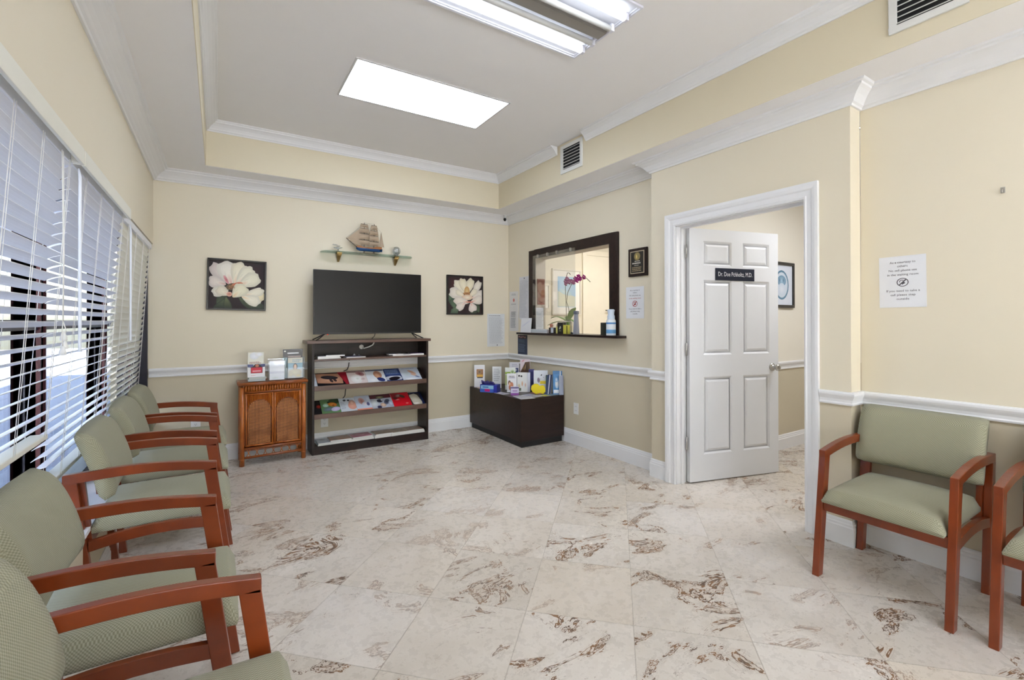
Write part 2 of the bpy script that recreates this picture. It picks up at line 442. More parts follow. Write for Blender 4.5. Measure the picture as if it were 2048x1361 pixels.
def crown(z0, h, o):
    pr = [(0,0),(.10,0),(.14,.10),(.24,.17),(.30,.30),(.45,.50),(.66,.68),(.80,.76),(.83,.86),(.95,.90),(1,1),(0,1)]
    return [(a*o, z0 + c*h) for a, c in pr]
# crown moulding of the room, and of the tray (interrupted by the supply vent)
molding('trim_1', [(XL, YF), (XL, YB), (XR, YB), (XR, B1), (XB, B1), (XB, B0), (XD, B0), (XD, YF)], crown(2.48, .095, .11), M['trim'])
molding('trim_2', [(TX0+e, TY0+e), (TX0+e, TY1-e), (TX1-e, TY1-e), (TX1-e, 3.535)], crown(2.867, .083, .085), M['trim'])
molding('trim_3', [(TX1-e, 3.120), (TX1-e, TY0+e), (TX0+e, TY0+e)], crown(2.867, .083, .085), M['trim'])
rail = [(0,.791),(.012,.791),(.014,.800),(.008,.806),(.011,.822),(.020,.838),(.024,.848),(.024,.858),(.018,.866),(0,.866)]
base = [(0,0),(.015,0),(.015,.103),(.012,.110),(.012,.120),(.008,.126),(.007,.137),(.003,.145),(0,.145)]
molding('trim_4', [(-.500, YB), (XR, YB), (XR, B1), (XB, B1), (XB, DY1+.078)], rail, M['trim'])
molding('trim_5', [(XB, DY0-.065), (XB, B0), (XD, B0), (XD, YF)], rail, M['trim'])
molding('baseboard_back', [(XL, YB), (XR, YB), (XR, B1), (XB, B1), (XB, DY1+.078)], base, M['trim'])
molding('baseboard_right', [(XB, DY0-.065), (XB, B0), (XD, B0), (XD, YF)], base, M['trim'])
molding('baseboard_left', [(XL, YF), (XL, YB-.016)], base, M['trim'])
molding('trim_6', [(3.14, 2.45), (5.78, 2.45)], rail, M['trim'])
molding('baseboard_office', [(3.14, 2.45), (5.78, 2.45)], base, M['trim'])

# ------------------------------------------------------------------ door 1: casing, jamb, six-panel leaf
d1 = bpy.data.objects.new('door_1', None); col.objects.link(d1); d1.location = (XB, 2.35, 0); d1['kind'] = 'structure'
def L(o): o.location = (-XB, -2.35, 0); return o
b = MB()
def casing(b, y0, y1, ztop, x, w0, w1, wt):
    pr = [(0,0),(.010,0),(.014,.012),(.010,.018),(.010,.045),(.017,.052),(.020,.070),(.020,1),(0,1)]
    for (ya, yb, w) in ((y0, y0-w0, w0), (y1, y1+w1, w1)):
        sg = 1 if yb > ya else -1
        pts = [(x - o, ya + sg*(min(t, .0999)/.1*w if t < .5 else w)) for o, t in [(0,0),(.012,0),(.016,.012),(.011,.02),(.012,.05),(.018,.06),(.022,.08),(.022,1),(0,1)]]
        bot = pts; n = len(pts)
        V = [(p[0], p[1], 0) for p in pts] + [(p[0], p[1], ztop + (abs(p[1]-ya)/w)*wt) for p in pts]
        b.add(V, [(k, (k+1)%n, n+(k+1)%n, n+k) for k in range(n)] + [tuple(range(n))[::-1], tuple(range(n, 2*n))])
    pts = [(x - o, ztop + (min(t, .0999)/.1*wt if t < .5 else wt)) for o, t in [(0,0),(.012,0),(.016,.012),(.011,.02),(.012,.05),(.018,.06),(.022,.08),(.022,1),(0,1)]]
    n = len(pts)
    V = [(p[0], y0 - (p[1]-ztop)/wt*w0, p[1]) for p in pts] + [(p[0], y1 + (p[1]-ztop)/wt*w1, p[1]) for p in pts]
    b.add(V, [(k, (k+1)%n, n+(k+1)%n, n+k) for k in range(n)] + [tuple(range(n))[::-1], tuple(range(n, 2*n))])
casing(b, DY0+.018, DY1-.014, 2.006, XB, .080, .090, .093)
L(b.build('door_casing', M['trim'], d1))
b = MB()
b.box(XB-.001, XB+.121, DY0, DY0+.02, 0, DZ); b.box(XB-.001, XB+.121, DY1-.02, DY1, 0, DZ); b.box(XB-.001, XB+.121, DY0, DY1, DZ-.02, DZ)
b.box(XB+.045, XB+.075, DY0+.02, DY0+.032, 0, DZ-.02); b.box(XB+.045, XB+.075, DY1-.032, DY1-.02, 0, DZ-.02); b.box(XB+.045, XB+.075, DY0+.032, DY1-.032, DZ-.032, DZ-.02)
L(b.build('door_jamb', M['trim'], d1))
# leaf: local frame x along the leaf, y = thickness away from camera
leaf = MB(); Wd, Hd = .880, 1.985
cols_, rows_ = [(.129, .405), (.515, .787)], [(.208, .817), (.990, 1.582), (1.696, 1.890)]
leaf.box(0, Wd, .008, .027, 0, Hd)
xs = [0, .129, .405, .515, .787, Wd]; zs = [0, .208, .817, .990, 1.582, 1.696, 1.890, Hd]
for (y0, y1) in ((0, .008), (.027, .035)):
    for i in range(5):
        for j in range(7):
            if i in (1, 3) and j in (1, 3, 5): continue
            leaf.box(xs[i], xs[i+1], y0, y1, zs[j], zs[j+1])
lf_dir = math.degrees(math.atan2(2.083-2.311, 3.948-3.101))
lo = leaf.build('door_leaf', M['door'], d1); lo.location = (3.101-XB, 2.311-2.35, .010); lo.rotation_euler = (0, 0, R(lf_dir))
b = MB()
for (x0, x1) in cols_:
    for (z0, z1) in rows_:
        for s, yo, yr in ((1, .008, .0015), (-1, .027, .0335)):
            a, c = .014, .036
            V = []
            for ins, y in ((0, 0 if s > 0 else .035), (a, yo), (a+.012, yo), (c+.006, yr)):
                V += [(x0+ins, y, z0+ins), (x1-ins, y, z0+ins), (x1-ins, y, z1-ins), (x0+ins, y, z1-ins)]
            F = []
            for q in range(3):
                for k in range(4): F.append((q*4+k, q*4+(k+1)%4, (q+1)*4+(k+1)%4, (q+1)*4+k))
            F.append((12, 13, 14, 15)); b.add(V, F)
o = b.build('door_panels', M['door'], lo)
b = MB()
Mx = Matrix.Translation((.815, 0, .876)) @ Matrix.Rotation(R(90), 4, 'X')
b.lathe([(0,0),(.032,0),(.032,.006),(.026,.010),(.013,.012),(.012,.035),(.020,.042),(.027,.052),(.027,.062),(.018,.070),(0,.071)], 24, M=Mx)
Mx = Matrix.Translation((.815, .035, .876)) @ Matrix.Rotation(R(-90), 4, 'X')
b.lathe([(0,0),(.032,0),(.032,.006),(.026,.010),(.013,.012),(.012,.035),(.020,.042),(.027,.052),(.027,.062),(.018,.070),(0,.071)], 24, M=Mx)
b.build('door_knob', M['steel'], lo)
for z in (.31, 1.048, 1.815):
    b = MB(); b.tube([(3.088-XB, 2.330-2.35, z-.05), (3.088-XB, 2.330-2.35, z+.05)], .007, 8)
    b.box(3.070-XB, 3.086-XB, 2.3525-2.35, 2.3545-2.35, z-.05, z+.05)
    b.build('hinge', M['steel'], d1)

# text helper: real mesh letters
def text_mesh(name, body, size, mat, parent=None, loc=(0,0,0), rot=(0,0,0), align='CENTER', extr=.0004, spacing=1.0, fit=None):
    cu = bpy.data.curves.new(name, 'FONT'); cu.body = body; cu.size = size; cu.extrude = extr; cu.align_x = align; cu.space_line = spacing
    cu.resolution_u = 2
    o = bpy.data.objects.new(name, cu); col.objects.link(o)
    bpy.context.view_layer.update()
    me = bpy.data.meshes.new_from_object(o.evaluated_get(bpy.context.evaluated_depsgraph_get()))
    bpy.data.objects.remove(o); bpy.data.curves.remove(cu)
    me.materials.clear(); me.materials.append(mat)
    if fit:
        w = max(v.co.x for v in me.vertices) - min(v.co.x for v in me.vertices)
        for v in me.vertices: v.co.x *= fit/w
    n = bpy.data.objects.new(name, me); col.objects.link(n); n.location = loc; n.rotation_euler = rot
    if parent: n.parent = parent
    return n
M['ink'] = simple('ink_grey', (96, 92, 98), .7)
M['inkred'] = simple('ink_red', (176, 60, 60), .7)
M['inkwhite'] = simple('ink_white', (232, 232, 236), .6)
M['signblue'] = simple('sign_navy', (22, 28, 46), .4)

ns = thing('name_sign', 'dark navy name plate with white lettering on the white door', 'sign', (3.101 + .243*math.cos(R(lf_dir)) + .0, 2.311 + .243*math.sin(R(lf_dir)), 1.592), lf_dir)
b = MB(); b.box(0, .385, -.006, -.0005, 0, .098); b.build('sign_plate', M['signblue'], ns, .001)
text_mesh('lettering', 'Dr. Doe Pchholtz, M.D.', .050, M['inkwhite'], ns, (.1925, -.0068, .034), (R(90), 0, 0), fit=.335)

# ------------------------------------------------------------------ printed art
def blob_poly(kind, a):
    if kind == 'e':
        cx, cy, rx, ry, rot = a[:5]; n = 20
        return [(cx + rx*math.cos(t)*math.cos(rot) - ry*math.sin(t)*math.sin(rot), cy + rx*math.cos(t)*math.sin(rot) + ry*math.sin(t)*math.cos(rot)) for t in [2*PI*k/n for k in range(n)]], a[5], a[6], (cx, cy)
    if kind == 'r':
        x0, y0, x1, y1 = a[:4]
        return [(x0,y0),(x1,y0),(x1,y1),(x0,y1)], a[4], a[4], ((x0+x1)/2, (y0+y1)/2)
    if kind == 'p':
        pts = a[0]; cx = sum(p[0] for p in pts)/len(pts); cy = sum(p[1] for p in pts)/len(pts)
        return pts, a[1], a[2] if len(a) > 2 else a[1], (a[3] if len(a) > 3 else (cx, cy))
def art(b, fr, blobs, m=0, dl=.00012, clip=True):
    """blobs in 0..1 picture coordinates, fr(u,v,lift)->point"""
    flat_ = []
    for bl in blobs: flat_ += bl[1] if bl[0] == 'g' else [bl]
    for i, bl in enumerate(flat_):
        pts, cc, ce, ctr = blob_poly(bl[0], bl[1:])
        if clip: pts = [(min(max(p[0], .0), 1), min(max(p[1], .0), 1)) for p in pts]; ctr = (min(max(ctr[0], 0), 1), min(max(ctr[1], 0), 1))
        cc, ce = lin(cc), lin(ce); h = dl*(i+1)
        C = fr(ctr[0], ctr[1], h); n = len(pts)
        for k in range(n):
            p, q = pts[k], pts[(k+1) % n]
            b.face([C, fr(p[0], p[1], h), fr(q[0], q[1], h)], m, [cc, ce, ce])
def textlines(x0, x1, y0, y1, n, c, seed=0, th=.45):
    """rows of short dashes standing for print too small to read"""
    r = random.Random(seed); out = []; dy = (y1-y0)/n
    for i in range(n):
        y = y1 - (i+.5)*dy; x = x0; xe = x0 + (x1-x0)*(r.uniform(.75, 1))
        while x < xe:
            w = r.uniform(.04, .12)
            out.append(('r', x, y-dy*th/2, min(x+w, xe), y+dy*th/2, c)); x += w + .02
    return out
def petal(cx, cy, ang, ln, wd, cb, ce, seed=0, ruf=.045):
    if ce[0] > 150: wd *= 1.22
    r = random.Random(seed); n = 26; pts = []
    for k in range(n):
        t = 2*PI*k/n
        px = ln*(.5 - .5*math.cos(t)); py = wd*math.sin(t)*(.25 + .75*(px/ln)**.8)
        rr = 1 + (ruf*math.sin(t*7 + seed) + r.uniform(-ruf*.4, ruf*.4)) * (px/ln)
        px *= rr; py *= rr
        pts.append((cx + px*math.cos(ang) - py*math.sin(ang), cy + px*math.sin(ang) + py*math.cos(ang)))
    if ln < .12 or ce[0] < 150: return ('p', pts, cb, ce, (cx + .10*ln*math.cos(ang), cy + .10*ln*math.sin(ang)))
    wt = (248, 242, 224); mid = tuple(int(.62*a_ + .38*b_) for a_, b_ in zip(ce, wt)); ed = tuple(int(v*.90) for v in ce)
    def inner(f, wf, off, dy=0):
        o = []
        for k in range(16):
            t = 2*PI*k/16; px = off*ln + f*ln*(.5 - .5*math.cos(t)); py = dy*wd + wd*wf*math.sin(t)*(.25 + .75*(px/ln))
            o.append((cx + px*math.cos(ang) - py*math.sin(ang), cy + px*math.sin(ang) + py*math.cos(ang)))
        return o
    blush = tuple(int(.55*a_ + .45*b_) for a_, b_ in zip(cb, ce))
    return ('g', [('p', pts, mid, ed, (cx + .62*ln*math.cos(ang), cy + .62*ln*math.sin(ang))), ('p', inner(.86, .70, .04), mid, tuple(int(v*.97) for v in ce)),
                  ('p', inner(.5, .42, 0), blush, mid, (cx, cy)), ('p', inner(.60, .07, .1, .22), tuple(int(v*.88) for v in ce), mid), ('p', inner(.60, .07, .1, -.25), tuple(int(v*.88) for v in ce), mid)])
def slab_print(b, w, h, t, fr3, base, blobs, edge=(226, 224, 218), m=0, nu=1, curl=0):
    """a sheet or booklet w x h, thickness t; fr3(x, y, lift) -> point"""
    cb, ce = lin(base), lin(edge)
    P = [fr3(0,0,t), fr3(w,0,t), fr3(w,h,t), fr3(0,h,t)]; Q = [fr3(0,0,0), fr3(w,0,0), fr3(w,h,0), fr3(0,h,0)]
    b.face(P, m, cb); b.face(Q[::-1], m, cb)
    for k in range(4): b.face([Q[k], Q[(k+1)%4], P[(k+1)%4], P[k]], m, ce)
    art(b, lambda u, v, l: fr3(u*w, v*h, t+l), blobs, m)
def wallframe(axis):
    """sheet frames: 'y' hangs on the back wall facing -y (x right); 'x' hangs on the right wall facing -x"""
    if axis == 'y': return lambda x, y, l: (x, -l, y)
    return lambda x, y, l: (-l, -x, y)

# ---- flower pictures on the back wall
def picture(name, label, loc, w, h, blobs, bg, tilt=0):
    t = thing(name, label, 'picture', loc)
    t.rotation_euler = (0, R(tilt), 0)
    f = .014; b = MB()
    for (x0, x1, z0, z1) in ((0, w, 0, f), (0, w, h-f, h), (0, f, f, h-f), (w-f, w, f, h-f)): b.box(x0, x1, -.026, 0, z0, z1)
    b.build('frame', M['blkframe'], t, .0015)
    b = MB()
    slab_print(b, w-2*f, h-2*f, .004, lambda x, y, l: (x+f, -.008-l, y+f), bg, blobs)
    b.build('canvas', M['paint'], t, fix=False)
    return t
CR, CRE, PK, RD = (240, 232, 208), (226, 212, 186), (222, 176, 160), (178, 82, 62)
G1, G2 = (88, 100, 74), (46, 54, 44)
bl = [('e', .8, .75, .35, .4, 0, (52, 22, 30), (26, 16, 20)),
      petal(.15, .02, 1.2, .34, .12, G1, G2, 3), petal(.32, .22, -2.2, .36, .10, G1, G2, 4), petal(.30, .25, -1.4, .3, .1, (104,112,78), G2, 5), petal(.52, .25, -.7, .34, .10, G1, G2, 6), petal(.62, .15, -.4, .45, .14, (96,108,80), G2, 7), petal(.95, .1, 2.2, .3, .08, G1, G2, 8),
      petal(.36, .52, 2.25, .50, .15, (190,110,110), (216, 202, 196), 9), petal(.40, .50, 1.85, .50, .20, (200,110,96), (240, 234, 222), 10), petal(.45, .52, 1.35, .48, .16, (224, 180, 150), CR, 11),
      petal(.48, .50, .95, .48, .15, PK, (238,232,210), 12), petal(.52, .48, .55, .44, .17, (208,130,90), (236,230,208), 13), petal(.30, .50, 2.9, .32, .14, (190,120,110), (226, 214, 206), 14),
      petal(.36, .42, 3.5, .32, .12, (214,160,150), (234, 228, 214), 15), ('e', .40, .46, .11, .07, .3, (150, 92, 70), (96, 88, 64)), ('e', .50, .52, .10, .035, .25, RD, (210,130,100)), ('e', .30, .60, .03, .10, .45, (186, 90, 100), (220,170,170)),
      petal(.60, .28, .0, .42, .14, (206, 120, 60), (240, 226, 186), 16), petal(.58, .26, .35, .44, .10, (208, 130, 70), (240,234,214), 17), petal(.58, .26, -.35, .36, .13, (226, 176, 110), (242, 236, 216), 18),
      petal(.42, .24, .85, .34, .16, (222, 170, 110), (240, 234, 206), 19), petal(.36, .28, 2.6, .26, .12, (216,160,140), (236,226,206), 20), ('e', .36, .30, .05, .05, 0, (200,120,100), (224,180,160))]
bl += [('e', .40+.05*math.cos(k), .455+.03*math.sin(k*1.7), .006, .012, k, (216, 190, 120), (150, 110, 70)) for k in range(12)]
picture('flower_picture', 'wider of the two framed cream peony pictures, left of the television', (-.092, YB-.002, 1.375), .470, .466, bl, (34, 20, 24), 1.0)
bl = [('e', .2, .8, .3, .3, 0, (70, 30, 32), (38, 22, 24)),
      petal(.22, .10, 1.9, .42, .15, (96, 118, 90), (56, 72, 58), 31), petal(.05, .35, 1.2, .22, .12, (96,118,90), (50,66,52), 32), petal(.30, .20, -2.2, .30, .14, (120,138,108), (66, 84, 66), 33), petal(.60, .15, -.6, .3, .13, (86,104,76), G2, 34), petal(.92, .02, 1.9, .3, .12, (86,104,76), G2, 35),
      petal(.55, .52, 2.35, .50, .13, (226,206,160), CR, 36), petal(.55, .52, 1.95, .46, .13, (216,184,130), (240,230,200), 37), petal(.55, .52, 1.25, .46, .13, (216,184,130), (240,230,200), 38), petal(.72, .50, 1.05, .46, .11, (220,190,160), (238,228,214), 39),
      petal(.45, .48, 2.85, .42, .17, PK, (236,226,212), 40), petal(.70, .42, .35, .40, .15, (222,160,140), (236,226,214), 41), ('e', .55, .60, .08, .14, 0, (226,200,140), (200,150,90)),
      ('e', .56, .545, .13, .035, 0, (150, 96, 60), (190, 140, 90)), petal(.48, .46, 2.6, .30, .09, (224,180,140), (240,230,206), 42), petal(.62, .46, .75, .30, .09, (224,180,140), (240,230,206), 43),
      ('e', .56, .44, .16, .075, 0, (242, 234, 212), (222, 190, 160)), petal(.62, .30, 3.0, .46, .13, (206,110,90), (238,226,212), 44), petal(.66, .32, .25, .40, .14, (206,110,90), (238,226,212), 45), petal(.66, .30, -1.2, .26, .14, (204,110,90), (238,224,214), 46), petal(.5, .3, -2.5, .3, .12, (214,140,120), (236,224,212), 47),
      ('e', .62, .315, .12, .02, 0, (190, 90, 70), (222, 160, 140))]
picture('flower_picture', 'narrower framed cream peony picture right of the television', (2.247, YB-.002, 1.345), .478, .466, bl, (44, 26, 28))

# ---- papers taped to walls
def paper(name, label, cat, loc, w, h, axis, blobs=(), base=(232, 233, 236), tilt=0, text=None, mat='print', t=.0012, group=None):
    o = thing(name, label, cat, loc, 0, group)
    if axis == 'x': o.rotation_euler = (R(tilt), 0, 0)
    else: o.rotation_euler = (0, R(tilt), 0)
    b = MB(); slab_print(b, w, h, t, wallframe(axis), base, list(blobs))
    b.build('sheet', M[mat], o, fix=False)
    if text:
        for (body, sz, x, z, m_, fit) in text:
            rot = (R(90), 0, 0) if axis == 'y' else (R(90), 0, R(-90))
            lc = (x, -t-.0005, z) if axis == 'y' else (-t-.0005, -x, z)
            text_mesh('printed_line', body, sz, m_, o, lc, rot, extr=.0001, fit=fit)
    return o
def nophone(o, x, z, r, m_, axis='x', t=.0012):
    b = MB(); n = 28
    def P(a, c): return (-t-.0008, -(x+a), z+c)
    for k in range(n):
        a0, a1 = 2*PI*k/n, 2*PI*(k+1)/n
        b.face([P(r*math.cos(a0), r*math.sin(a0)*.9), P(r*math.cos(a1), r*math.sin(a1)*.9), P(r*.84*math.cos(a1), r*.84*math.sin(a1)*.9), P(r*.84*math.cos(a0), r*.84*math.sin(a0)*.9)])
    d = r*.62; w = r*.08
    b.face([P(-d-w, -d+w), P(-d+w, -d-w), P(d+w, d-w), P(d-w, d+w)])
    b.face([P(-.05*r, -.5*r), P(.45*r, -.2*r), P(.25*r, .1*r), P(-.25*r, -.2*r)])
    for k in range(8):
        a0, a1 = R(40+20*k), R(60+20*k)
        q = lambda a, rr: P(-.15*r + rr*r*math.cos(a), .1*r + rr*r*math.sin(a))
        b.face([q(a0, .42), q(a1, .42), q(a1, .28), q(a0, .28)])
    b.build('no_phone_symbol', m_, o, fix=False)
o = paper('courtesy_notice', 'white courtesy notice about phone use taped on the wall above the right chairs', 'notice', (XD-.0005, 1.092, 1.341), .205, .279, 'x',
      text=[('As a courtesy to', .0165, .105, .240, M['ink'], .112), ('others', .0165, .105, .219, M['ink'], .045), ('No cell phone use', .0165, .105, .196, M['ink'], .122),
            ('in the waiting room', .0165, .105, .173, M['ink'], .135), ('If you need to take a', .0165, .105, .085, M['ink'], .145), ('call please step', .0165, .105, .063, M['ink'], .108), ('outside', .0165, .105, .041, M['ink'], .055)], tilt=-.5)
nophone(o, .105, .136, .026, M['ink'])
o = paper('courtesy_notice', 'white courtesy notice with red no phone symbol below the dark plaque', 'notice', (XR-.0005, 2.977, 1.291), .208, .280, 'x',
      text=[('As a courtesy to', .0165, .105, .244, M['ink'], .112), ('others', .0165, .105, .223, M['ink'], .045), ('No cell phone use', .0165, .105, .198, M['ink'], .128),
            ('in the waiting room', .0165, .105, .173, M['inkred'], .135), ('If you need to take a', .0165, .105, .080, M['ink'], .140), ('call please step', .0165, .105, .058, M['ink'], .110), ('outside', .0165, .105, .036, M['ink'], .055)])
nophone(o, .105, .130, .030, M['inkred'])
LG = (150, 152, 160)
paper('information_sheet', 'white sheet of small grey print on the back wall above the dark box', 'notice', (2.795, YB-.0005, .953), .250, .405, 'y',
      textlines(.1, .9, .93, .96, 1, (130, 128, 140), 3) + textlines(.07, .94, .09, .91, 30, (198, 200, 205), 3) + [('e', .5, .045, .03, .02, 0, (110,110,120), (110,110,120))], (226, 228, 230))
paper('information_sheet', 'lower white notice with small red mark beside the reception window', 'notice', (XR-.0005, 4.955, 1.145), .200, .490, 'x',
      textlines(.25, .75, .90, .95, 2, LG, 5) + [('e', .5, .78, .10, .045, 0, (196, 90, 84), (206, 130, 124))] + textlines(.2, .8, .66, .70, 2, LG, 6) + textlines(.2, .85, .36, .5, 4, (130,132,142), 7) + textlines(.2, .85, .08, .34, 7, LG, 8), (224, 222, 220))
paper('information_sheet', 'upper white notice densely printed touching the left side of the reception window frame', 'notice', (XR-.0005, 4.729, 1.288), .215, .515, 'x',
      [('e', .5, .96, .05, .02, 0, (110,112,124), (110,112,124))] + textlines(.08, .92, .04, .92, 30, (194, 196, 204), 11), (226, 226, 230))
# dark wanted-style flyer under the sill
paper('dark_flyer', 'navy flyer with pale rows hanging just below the left end of the window sill', 'notice', (XR-.0005, 4.765, .866), .208, .236, 'x',
      [('r', 0, .80, 1, 1, (40, 26, 30))] + [('e', .15+.2*k, .90-.02*(k%2), .05, .045, .5*k, (222, 190, 184), (150, 70, 70)) for k in range(4)] + textlines(.15, .85, .60, .76, 3, (80, 108, 130), 13) + textlines(.12, .9, .12, .55, 8, (92, 112, 146), 14), (38, 52, 80))

# ---- plaque
pl = thing('award_plaque', 'dark wooden award plaque with black plate and gold seal', 'plaque', (XR-.0005, 2.935, 1.659))
b = MB(); b.box(-.018, 0, -.213, 0, 0, .246); b.build('plaque_board', M['espresso'], pl, .004)
b = MB()
slab_print(b, .158, .196, .0015, lambda x, y, l: (-.0185-l, -x-.027, y+.025), (190, 176, 150), [('r', .045, .035, .955, .965, (16, 14, 14)),
    ('e', .5, .76, .23, .19, 0, (150, 140, 84), (120, 104, 60)), ('e', .5, .76, .17, .14, 0, (70, 76, 52), (158, 140, 90)), ('e', .47, .75, .06, .10, 0, (226, 206, 130), (196, 168, 90))]
    + textlines(.32, .7, .52, .57, 1, (200,196,186), 2, .7) + textlines(.15, .88, .42, .49, 1, (210,206,196), 3, .8) + textlines(.3, .7, .33, .39, 1, (160,156,146), 4, .7) + textlines(.15, .88, .08, .30, 3, (168,150,120), 5, .5))
b.build('plate', M['gloss'], pl, fix=False)

# ---- wall hook, outlets, camera
h = thing('wall_hook', 'small metal hook screwed high on the wall above the right chairs', 'hook', (XD, .607, 1.885))
b = MB(); b.box(-.003, 0, -.008, .008, -.012, .016); b.build('hook_plate', M['steel'], h, .001)
b = MB(); b.tube([(-.003,0,.008),(-.014,0,.004),(-.018,0,-.006),(-.012,0,-.014),(-.006,0,-.012)], .0025, 6); b.build('hook_arm', M['steel'], h)
def outlet(label, loc, axis, kind=0):
    o = thing('wall_outlet', label, 'outlet', loc)
    b = MB()
    if axis == 'y': b.box(0, .072, -.006, 0, 0, .115)
    else: b.box(-.006, 0, -.072, 0, 0, .115)
    b.build('outlet_plate', M['plastic_white'], o, .002)
    b = MB()
    for zc in (.036, .079):
        if axis == 'y':
            b.box(.020, .052, -.0075, -.006, zc-.013, zc+.013)
            b.box(.029, .031, -.0078, -.0075, zc-.003, zc+.007, 1); b.box(.041, .043, -.0078, -.0075, zc-.003, zc+.007, 1); b.box(.034, .038, -.0078, -.0075, zc-.010, zc-.006, 1)
        else:
            b.box(-.0075, -.006, -.052, -.020, zc-.013, zc+.013)
            b.box(-.0078, -.0075, -.031, -.029, zc-.003, zc+.007, 1); b.box(-.0078, -.0075, -.043, -.041, zc-.003, zc+.007, 1)
    b.build('socket', [M['plastic_white'], M['dark']], o, fix=False)
outlet('white wall outlet beside the dark box on the right wall', (XR, 3.706, .312), 'x')
outlet('white wall outlet seen through the lowest bay of the dark bookcase', (.872, YB, .198), 'y')
outlet('white wall outlet on the back wall behind the far chair', (-.205, YB, .318), 'y')
cm = thing('security_camera', 'tiny black and white camera in the ceiling corner above the notices', 'camera', (2.985, 4.875, 2.548))
b = MB(); b.lathe([(0,.027),(.022,.027),(.022,.020),(.014,.012),(.012,0),(.015,-.01)], 16); b.build('camera_mount', M['plastic_white'], cm)
b = MB(); b.lathe([(0,-.046),(.010,-.044),(.017,-.034),(.019,-.024),(.016,-.012),(.008,-.005),(0,-.004)], 16); b.build('camera_eye', M['blk'], cm)

# ------------------------------------------------------------------ vents on the fascia
def vent(label, y0, y1, z0, z1, n):
    o = thing('air_vent', label, 'vent', (TX1-e, y1, z0), 0)
    w, h_ = y1-y0, z1-z0; f = .032; b = MB()
    for (a, c, z0_, z1_) in ((0, w, 0, f), (0, w, h_-f, h_), (0, f, f, h_-f), (w-f, w, f, h_-f)): b.box(-.012, 0, -c, -a, z0_, z1_)
    b.build('vent_frame', M['vent'], o, .002)
    b = MB(); b.box(-.002, -.0005, -w+f, -f, f, h_-f); b.build('vent_throat', M['dark'], o)
    for k in range(n):
        zc = f + (h_-2*f)*(k+.5)/n
        b = MB(); b.hexa([(-.012,-w+f,zc-.007),(-.012,-f,zc-.007),(-.003,-f,zc+.001),(-.003,-w+f,zc+.001)], [(-.0115,-w+f,zc-.0045),(-.0115,-f,zc-.0045),(-.003,-f,zc+.0035),(-.003,-w+f,zc+.0035)])
        b.build('vent_slat', M['vent'], o)
vent('small white air vent between the two crown moulding ends', 3.165, 3.474, 2.662, 2.926, 7)
vent('larger white air vent high at the right edge of the room', .632, .918, 2.655, 2.935, 8)

# ------------------------------------------------------------------ ceiling lights
def diffuser_mat():
    m = bpy.data.materials.new('lamp_diffuser'); m.use_nodes = True; nt = m.node_tree; nt.nodes.clear()
    out = nt.nodes.new('ShaderNodeOutputMaterial'); em = nt.nodes.new('ShaderNodeEmission')
    em.inputs[0].default_value = (.88, .98, 1.16, 1); em.inputs[1].default_value = LAMP
    nt.links.new(em.outputs[0], out.inputs[0]); return m
LAMP = 6.2; SKY = .45; SUN = 22.0; EXPO = .88
M['diff'] = diffuser_mat(); M['tube_on'] = emis('tube_lit', (240, 250, 255), 5.0); M['tube_off'] = simple('tube_unlit', (206, 206, 206), .3)
M['diff_side'] = emis('side_room_diffuser', (248, 250, 255), 10.0)
M['flange'] = simple('light_flange', (206, 204, 202), .5)
def panel_light(label, x0, x1, y0, y1, z, mat='diff'):
    o = thing('ceiling_light', label, 'ceiling light', (x0, y0, z)); w, d = x1-x0, y1-y0; f = .012; b = MB()
    for (a, c, p, q) in ((0, w, 0, f), (0, w, d-f, d), (0, f, f, d-f), (w-f, w, f, d-f)): b.box(a, c, p, q, -.006, 0)
    b.build('light_frame', M['flange'], o)
    b = MB(); b.box(f, w-f, f, d-f, -.004, -.001); b.build('diffuser', M[mat], o)
panel_light('closed rectangular ceiling light with a milky diffuser in the tray ceiling', .738, 1.896, 3.010, 3.578, ZC)
panel_light('added fill light panel in the tray behind the viewpoint, nearer the added storefront', .74, 1.90, -2.00, -1.43, ZC)  # out of view, added to brighten the room
panel_light('added fill light panel in the tray directly behind the viewpoint', .74, 1.90, -.95, -.38, ZC)  # second unseen fill panel, added for overall brightness
panel_light('ceiling light inside the reception room behind the window', 3.75, 4.90, 3.45, 4.02, 2.60, 'diff_side')
panel_light('ceiling light inside the office behind the open door', 3.70, 4.85, .85, 1.42, 2.60, 'diff_side')
o = thing('ceiling_light', 'open ceiling light with exposed fluorescent tubes in the tray ceiling', 'ceiling light', (.738, 1.702, ZC)); w, d = 1.170, .566
b = MB(); f = .012
for (a, c, p, q) in ((0, w, 0, f), (0, w, d-f, d), (0, f, f, d-f), (w-f, w, f, d-f)): b.box(a, c, p, q, -.016, -.003)
for (a, c, p, q) in ((f, w-f, f, f+.01), (f, w-f, d-f-.01, d-f), (f, f+.01, f+.01, d-f-.01), (w-f-.01, w-f, f+.01, d-f-.01)): b.box(a, c, p, q, -.010, -.003)
b.build('light_frame', M['fixt'], o, .001)
b = MB(); b.box(.01, w-.01, .01, d-.01, -.004, -.0005); b.build('reflector_pan', M['fixt'], o)
b = MB(); b.prism([(.235, -.004), (.250, -.030), (.316, -.030), (.331, -.004)], 'x', .03, w-.03); b.build('ballast_cover', M['ballast'], o)
for k, (yy, lit) in enumerate(((.095, 1), (.205, 0), (.362, 0), (.452, 1))):
    b = MB(); b.tube([(.045, yy, -.030), (w-.045, yy, -.030)], .0165, 16)
    b.build('tube', M['tube_on' if lit else 'tube_off'], o)
for xx in (.022, w-.045):
    for yy in (.095, .205, .362, .452):
        b = MB(); b.box(xx, xx+.022, yy-.014, yy+.014, -.046, -.004); b.build('lamp_holder', M['fixt'], o, .002)

